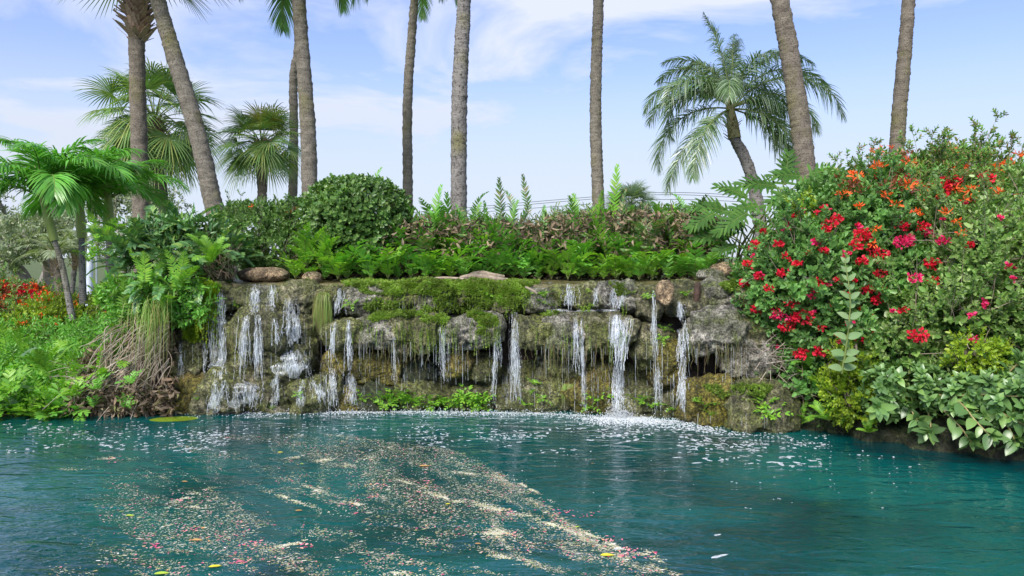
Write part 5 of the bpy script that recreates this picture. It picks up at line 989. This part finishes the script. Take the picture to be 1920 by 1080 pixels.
for a in [(670, 866, 36, 9, 1500, -.2), (610, 862, 34, 4, 500, -.1), (560, 857, 40, 3, 300, -.1), (880, 888, 60, 4, 700, .12), (355, 930, 45, 6, 900, -.35), (372, 950, 24, 4, 420, 0), (590, 918, 34, 5, 600, .3), (545, 936, 60, 5, 600, .35), (660, 945, 26, 4, 500, .1), (930, 955, 60, 6, 1300, .25), (990, 915, 40, 4, 600, .5), (935, 1002, 32, 9, 1100, .1), (1040, 985, 60, 5, 1200, .35),
          (1110, 1005, 40, 5, 900, .45), (1215, 1040, 26, 7, 800, .35), (1160, 1028, 26, 6, 600, .4), (545, 1020, 50, 7, 700, -.25), (215, 860, 40, 3, 300, 0), (770, 908, 50, 4, 500, .3), (840, 935, 70, 5, 800, .28), (325, 895, 30, 4, 260, 0), (120, 880, 60, 3, 160, 0), (960, 1050, 60, 6, 500, .25), (740, 1075, 60, 5, 420, 0)]: raft(*a)
for o_, n_c, wd in [(14, 5200, 7), (30, 3000, 10), (75, 1800, 5), (120, 2400, 8), (175, 1500, 5), (240, 2200, 9), (310, 1300, 5), (390, 1800, 8), (480, 1100, 5), (560, 1200, 9), (650, 900, 6)]:
    y = 835 + 240 * U(0, 1, n_c) ** 1.2; e_ = np.interp(y, [815, 835, 860, 890, 930, 980, 1010, 1040, 1080], [640, 800, 905, 950, 1010, 1080, 1120, 1190, 1290])
    x = e_ - o_ * (1 + .25 * np.sin(y * .02 + o_)) + rng.normal(size=n_c) * wd + 12 * np.sin(y * .05 + o_ * .3); k = (x > 150) & (fbm(np.stack([x * .012, y * .02, 0 * x + o_], 1), 3) > -.1)
    flakes(g, x[k], y[k] + rng.normal(size=k.sum()) * 1.5, .0024 * np.exp(rng.normal(size=k.sum()) * .5), asp=.5, th=.2, ang=-.5, el=1.4, tpl=chip)
tag(g.obj('floating_chaff', CHAFF), 'pale chaff and fine debris drifting in curved streaks on the water', 'debris', kind='stuff')
g = Geo(); q = kind_ >= .965; flakes(g, px[q], py[q], U(.004, .010, q.sum()), asp=.7, th=.2, tpl=chip)
for cx, cy in [(700, 930), (570, 1022), (480, 1020), (360, 990), (215, 862), (340, 938), (700, 910), (1100, 965), (1140, 1010), (1165, 1040), (1215, 1040), (1060, 960), (800, 905), (940, 960), (960, 1000), (650, 945), (285, 1022), (445, 1053), (1180, 1030)]:
    n_ = 12; flakes(g, cx + rng.normal(size=n_) * 11, cy + rng.normal(size=n_) * 3, U(.006, .014, n_), asp=.7, th=.2, tpl=chip)
tag(g.obj('floating_petals', PETAL), 'pink and red bougainvillea petals scattered through the floating debris', 'petals', kind='stuff')
lf = leaf_hi(.45, .08, .05, 6)
YL = plain('yellow_leaf', (.6, .55, .03), .45, (.8, .72, .06), 12); BRN = plain('brown_leaf', (.4, .2, .06), .6, (.58, .34, .12), 12); GRL = plain('lime_floating_leaf', (.35, .5, .04), .45, (.5, .62, .08), 12)
for px_, py_, s_, mt, an, lab in [(1125, 1043, .085, YL, .1, 'bright yellow leaf floating at the right end of the debris slick'), (390, 1065, .07, YL, .3, 'bright yellow green leaf floating at the bottom left of the slick'), (288, 1078, .08, GRL, .2, 'green leaf floating at the very bottom of the picture'), (358, 1014, .07, BRN, 0, 'curled orange brown leaf floating in the slick'), (835, 947, .04, YL, .5, 'small yellow leaf floating on open teal water inside the slick'), (785, 875, .09, BRN, .1, 'long pale brown leaf floating in the far debris'),
        (562, 871, .035, GRL, 0, 'tiny lime leaf floating in the far debris'), (520, 849, .05, YL, 0, 'yellow green leaf at the far edge of the slick'), (340, 904, .05, BRN, 0, 'brown leaf floating near the left side of the slick'), (553, 959, .05, BRN, .2, 'dull brown leaf floating in the middle of the slick'), (890, 1021, .04, BRN, 0, 'light brown leaf below the big chaff mat'), (1078, 990, .035, GRL, .4, 'lime leaf caught in the slick edge'), (1108, 870, .025, BRN, 0, 'small orange leaf alone on the teal water'),
        (663, 965, .04, PETAL, .8, 'pink blossom floating alone in the slick'), (445, 1055, .04, PETAL, .2, 'pink petal cluster floating at the bottom of the slick'), (1150, 1032, .07, FOAM, .2, 'white flower floating at the slick edge beside the yellow leaf'), (235, 968, .06, GRL, 0, 'pale yellow leaf floating near the left reflection')]:
    g = Geo().scatter(lf, frames(np.array([[math.cos(an), math.sin(an), .02]])) * s_, np.zeros((1, 3))); o = g.obj('floating_flower' if mt in (PETAL, FOAM) else 'floating_leaf', mt); o.location = wpt(np.array(px_), np.array(py_)) + [0, 0, .006]; tag(o, lab, 'flower' if mt in (PETAL, FOAM) else 'leaf')
g = Geo(); N = 4500; a = U(0, 2 * PI, N); r_ = np.sqrt(rng.random(N)); flakes(g, 326 + np.cos(a) * r_ * 46, 786 + np.sin(a) * r_ * 4.5 - np.cos(a) * r_ * 2, U(.004, .009, N), th=.3, tpl=chip); tag(g.obj('algae_mat', M_LIME), 'bright lime algae mat floating at the left foot of the wall', 'algae')
# ================================================================ left bank
gz = lambda x, y: float(ground_z(np.array(x), np.array(y)))
def onbank(px, py):                                     # march the photo ray to the ground
    d = np.array([(px - 960) / F, 1, -(py - HZ) / F]); Y = np.linspace(7.2, 14, 500); Q = d[None] * Y[:, None] + [0, 0, CZ]; z = ground_z(Q[:, 0], Q[:, 1]); k = np.argmax(Q[:, 2] < z); return Q[k] if k else None
zl = [(0, 'far left'), (60, 'left of the leaning feather palm'), (120, 'below the feather palms'), (180, 'right below the cycad bush')]
for k in range(170):
    px = U(-20, 250); py = U(575, 775 - max(0, px - 110) * .72)
    b_ = onbank(px, py + 30); 
    if b_ is None: continue
    z = [q for q in zl if px >= q[0] or q is zl[0]][-1][1]; s_ = U(.7, 1.2); tall_ = py < 680
    inst('sword_fern', 'sword' if tall_ else 'wart', T_SWORD if tall_ else T_WART, FB if rng.random() < .75 else FM, b_ - [0, 0, .03], U(0, 6), s_ * (.9 if tall_ else 1.2), f'{"sword fern" if tall_ else "low lobed fern"} on the left bank, {z}', group='ferns covering the left bank', tilt=(U(.1, .5), U(-.2, .2)))
for px, py, Y, rz, s_, lab in [(205, 700, 8.05, -1.2, 1., 'bright fern frond fanned flat against the dead roots'), (95, 690, 8.2, -2, 1.1, 'bright fern at the lower left bank above the dead fronds'), (180, 440, 8.5, 2.6, 1., 'pale green fern frond reaching left out of the cycad bush, lower'), (165, 470, 8.5, 2.9, .9, 'bright fern frond reaching left below the other one'), (395, 475, 8.1, .3, 1., 'bright yellow green fern in front of the cycad bush'), (265, 535, 8.0, 3., 1.1, 'bright fern above the hanging grass'), (310, 560, 7.95, 3.6, .9, 'soft green fern among the creepers at the wall end'),
        (225, 585, 8., 3, 1.1, 'fresh green fern near the top of the dead roots'), (180, 560, 8.2, 3, 1.2, 'lush fern by the feather palm foot'), (330, 530, 8.0, 3.3, 1., 'light green fern just under the cycad bush')]:
    inst('bright_fern', 'sword2' if s_ > .95 else 'wart', T_SWORD if s_ > .95 else T_WART, FB, P(px, py + 22, Y), rz, s_ * .8, lab, tilt=(U(.2, .6), 0))
g = Geo()                                              # dead roots and stalks raking down the bank
for q in range(190):
    x0, y0 = U(200, 320), U(590, 700); x1 = x0 - U(0, 120) * (1 if x0 < 270 else .6); y1 = y0 + U(40, 130); y1 = min(y1, 776)
    if x1 < 140: continue
    Ya, Yb = 8.15 + U(-.15, .1), 7.93 + U(-.05, .15); a, b_ = P(x0, y0, Ya), P(x1, y1, Yb); b_[2] = max(b_[2], .0); md = (a + b_) / 2 + [U(-.2, .2), -U(.03, .2), U(-.12, .16)]
    tube(g, bez(a, a + [U(-.1, .05), -.08, -.05], md, b_, 10), [U(.002, .009), .0018], 4)
for q in range(120):
    x0, y0 = U(120, 260), U(690, 772); a = P(x0, y0, 7.95 + U(-.05, .12)); d = nrm(np.array([U(-1, 1), U(-.5, .1), U(-.6, .35)])) * U(.1, .4); tube(g, bez(a, a + d * .3 + [0, 0, .04], a + d * .7, a + d, 6), [.004, .0015], 3)
tag(g.obj('dead_roots', M_ROOT), 'tangle of dry grey roots and stalks raking down the left bank to the water', 'roots', kind='stuff')
g = Geo(); N = 4200; px = 120 + 210 * U(0, 1, N) ** .8; py = U(600, 775, N); k = py > 620 + np.maximum(0, 240 - px) * .55; px, py = px[k], py[k]; N = len(px); Y = 8.1 + U(-.15, .25, N) + .2 * (py < 700); Y = np.where(py > 730, U(7.85, 8.05, N), Y)
pp = np.stack([(px - 960) / F * Y, Y, np.maximum(.01, CZ - (py - HZ) / F * Y)], 1); g.scatter(leaf_hi(.3, .3, .5, 4, wav=.05), frames(rdir(N) + [-.3, -.2, -.5], roll=U(0, 6, N)) * U(.025, .12, N)[:, None, None], pp)
tag(g.obj('dead_fronds', M_DEAD), 'crumpled brown dead fern fronds heaped on the left bank', 'dead fronds', kind='stuff')
g = Geo(); N = 500; px = U(200, 400, N); py = U(530, 600, N); Y = 8.05 + U(0, .3, N); g.scatter(sprig(7, .12, .06, leaf(.35), .8), frames(rdir(N) + [0, -.8, .2], roll=U(0, 6, N)), np.stack([(px - 960) / F * Y, Y, CZ - (py - HZ) / F * Y], 1)); tag(g.obj('bank_undergrowth', [M_FERN, STEM]), 'leafy green undergrowth between the cycad bush and the hanging creepers', 'undergrowth', kind='stuff')
g = Geo(); N = 1000; px = U(-60, 260, N); py = U(600, 745, N); py = np.minimum(py, 770 - np.maximum(0, px - 90) * .8); Y = 8.1 + (740 - py) / 150 * np.interp(px, [120, 240], [2.6, .9]) + U(-.1, .2, N); g.scatter(sprig(7, .12, .07, leaf(.32), .8), frames(rdir(N) + [0, -.6, .5], roll=U(0, 6, N)), np.stack([(px - 960) / F * Y, Y, np.maximum(.02, CZ - (py - HZ) / F * Y)], 1)); tag(g.obj('fern_undergrowth', [M_FERN, STEM]), 'leafy undergrowth under the ferns of the left bank', 'undergrowth', kind='stuff')
ml = Geo(); n_ = 7; a = np.arange(n_) * 2.4; ml.scatter(leaf_hi(.5, .1, .3, 5, .02), frames(nrm(np.stack([np.cos(a), np.sin(a), .35 + 0 * a], 1))) * U(.1, .15, n_)[:, None, None], np.zeros((n_, 3)))
for px, py, lab in [(55, 730, 'broad leaved seedling above the water at the lower left bank'), (75, 755, 'lower broad leaved seedling leaning to the water'), (15, 755, 'dark broad leaved seedling at the left picture edge'), (55, 660, 'broad leaved seedling among the bright left bank ferns')]:
    inst('seedling', 'seed' , [ml], [M_BROAD, GSTEM], P(px, py, 7.9), U(0, 6), .9, lab, 'seedling', tilt=(.5, 0))
for px, py, Y, s_ in [(150, 745, 7.85, .8), (110, 730, 7.9, .9), (190, 730, 7.8, .6), (60, 762, 7.85, .8), (130, 700, 7.9, .8), (230, 765, 7.8, .5), (20, 740, 7.9, 1.), (175, 765, 7.8, .5), (85, 768, 7.85, .7), (250, 720, 7.8, .5)]:
    inst('low_fern', 'wart', T_WART, FB if s_ > .6 else FM, P(px, py, Y), U(0, 6), s_, 'small fern poking through the dead fronds near the left waterline', group='small ferns among the dead fronds', tilt=(.5, U(-.3, .3)))
# right bank: small ferns and tufts in front of the shrubs
for px, py, Y, s_, mt, lab in [(1500, 712, 7.4, 1.1, FB, 'feathery fern frond spreading over the gap right of the low boulder'), (1535, 745, 7.2, 1.1, FM, 'fern hanging above the dark gap beside the lime shrub'), (1555, 790, 7.0, .9, FB, 'bright fern at the water edge left of the lime shrub'), (1575, 800, 6.95, .8, FB, 'low bright fern touching the water below the lime shrub'), (1500, 795, 7.3, .8, FB, 'small fern at the dark gap waterline'), (1630, 812, 6.8, .5, FB, 'tiny leafy sprout at the waterline under the rosette'), (1520, 690, 7.3, 1.1, FM, 'fern under the left corner of the bougainvillea'), (1560, 705, 7.2, .9, FB, 'bright fern left of the milkweed foot')]:
    inst('bright_fern', 'sword3', T_SWORD, mt, P(px, py, Y), U(0, 6), s_ * .5, lab, tilt=(.4, 0))
g = Geo()
for q in range(150):
    a = P(U(1420, 1560), U(640, 800), U(7.3, 7.6)); d = nrm(np.array([U(-1, 1), U(-.6, .1), U(-.8, .5)])) * U(.1, .35); c = bez(a, a + d * .3, a + d * .7 + rdir(1)[0] * .03, a + d, 7); tube(g, c, [.0035, .001], 3); tube(g, [c[3], c[3] + rdir(1)[0] * .08], [.002, .0008], 3)
tag(g.obj('bare_twigs', M_ROOT), 'pale bare twigs poking out of the gap between boulders and bougainvillea', 'twigs', kind='stuff')
g = Geo(); foliage(g, [E_(1470, 690, 7.75, 50, 70, .2), E_(1540, 715, 7.45, 70, 60, .3), E_(1620, 715, 7.3, 70, 60, .3), E_(1760, 700, 7.2, 150, 60, .3), E_(1900, 720, 6.8, 100, 80, .3)], SG, 200, lay=(.4, 1.)); tag(g.obj('bank_undergrowth', [M_BOUG, STEM]), 'shaded green undergrowth below the bougainvillea down to the water', 'undergrowth', kind='stuff')
CLOUD_LO = (.63, .69, .80); CLOUD_HI = (.70, .75, .98); CLM = 5.7; SKYMUL = (.70, .77, 1.0)
# ================================================================ camera, sun, sky
cam = bpy.data.objects.new('camera', bpy.data.cameras.new('camera')); C.objects.link(cam)
cam.location = (0, 0, CZ); cam.rotation_euler = (PI / 2, 0, 0); cam.data.sensor_width = 36; cam.data.lens = 36 * F / 1920
cam.data.shift_y = -(540 - HZ) / 1920; cam.data.clip_end = 2000; cam.data.clip_start = .05
bpy.context.scene.camera = cam
SE, SA = math.radians(43), math.radians(205)          # sun height; direction it comes from (clockwise from +Y)
sd = bpy.data.lights.new('sun', 'SUN'); sd.energy = 3.3; sd.angle = math.radians(24); sd.color = (1, .95, .88)
so = bpy.data.objects.new('sun', sd); C.objects.link(so)
v = Vector((math.sin(SA) * math.cos(SE), math.cos(SA) * math.cos(SE), math.sin(SE))); so.rotation_euler = v.to_track_quat('Z', 'Y').to_euler()
w = bpy.data.worlds.new('World'); bpy.context.scene.world = w; w.use_nodes = True; nt = w.node_tree; nt.nodes.clear(); L = nt.links.new
sky = node(nt, 'ShaderNodeTexSky'); sky.sky_type = 'NISHITA'; sky.sun_disc = False; sky.sun_elevation = SE; sky.sun_rotation = SA
sky.air_density = 1.0; sky.dust_density = .6; sky.ozone_density = 2.5
tc = node(nt, 'ShaderNodeTexCoord'); sp = node(nt, 'ShaderNodeSeparateXYZ'); L(tc.outputs['Generated'], sp.inputs[0])
mp = node(nt, 'ShaderNodeMapping'); mp.inputs['Scale'].default_value = (1.5, 1.5, 5.0); mp.inputs['Rotation'].default_value = (0, .12, 0); mp.inputs['Location'].default_value = (.35, .1, .25); L(tc.outputs['Generated'], mp.inputs[0])
n1 = noisef(nt, 1.5, 9, .56, mp.outputs[0], .5)
cl = ramp(nt, n1, [(.44, (0, 0, 0)), (.60, (.97,) * 3)])
lo = ramp(nt, sp.outputs[2], [(.0, (.97,) * 3), (.12, (.85,) * 3), (.24, (.30,) * 3), (.36, (.03,) * 3)])
mx = node(nt, 'ShaderNodeMath', operation='MAXIMUM'); L(cl, mx.inputs[0]); L(lo, mx.inputs[1])
cloud = ramp(nt, sp.outputs[2], [(.0, CLOUD_LO), (.14, CLOUD_LO), (.3, CLOUD_HI)])
skyc = mixc(nt, 1., sky.outputs[0], SKYMUL, 'MULTIPLY')
bg = node(nt, 'ShaderNodeBackground'); L(mixc(nt, mx.outputs[0], skyc, mixc(nt, 1., cloud, (CLM,) * 3, 'MULTIPLY')), bg.inputs[0]); bg.inputs[1].default_value = .12
wo = node(nt, 'ShaderNodeOutputWorld'); L(bg.outputs[0], wo.inputs[0])
sc = bpy.context.scene; sc.view_settings.view_transform = 'Standard'; sc.view_settings.look = 'None'; sc.view_settings.exposure = 0.8; sc.view_settings.gamma = 1
sc.cycles.max_bounces = 6; sc.cycles.diffuse_bounces = 3; sc.cycles.glossy_bounces = 3; sc.cycles.transmission_bounces = 4; sc.cycles.transparent_max_bounces = 8
sc.cycles.use_denoising = True
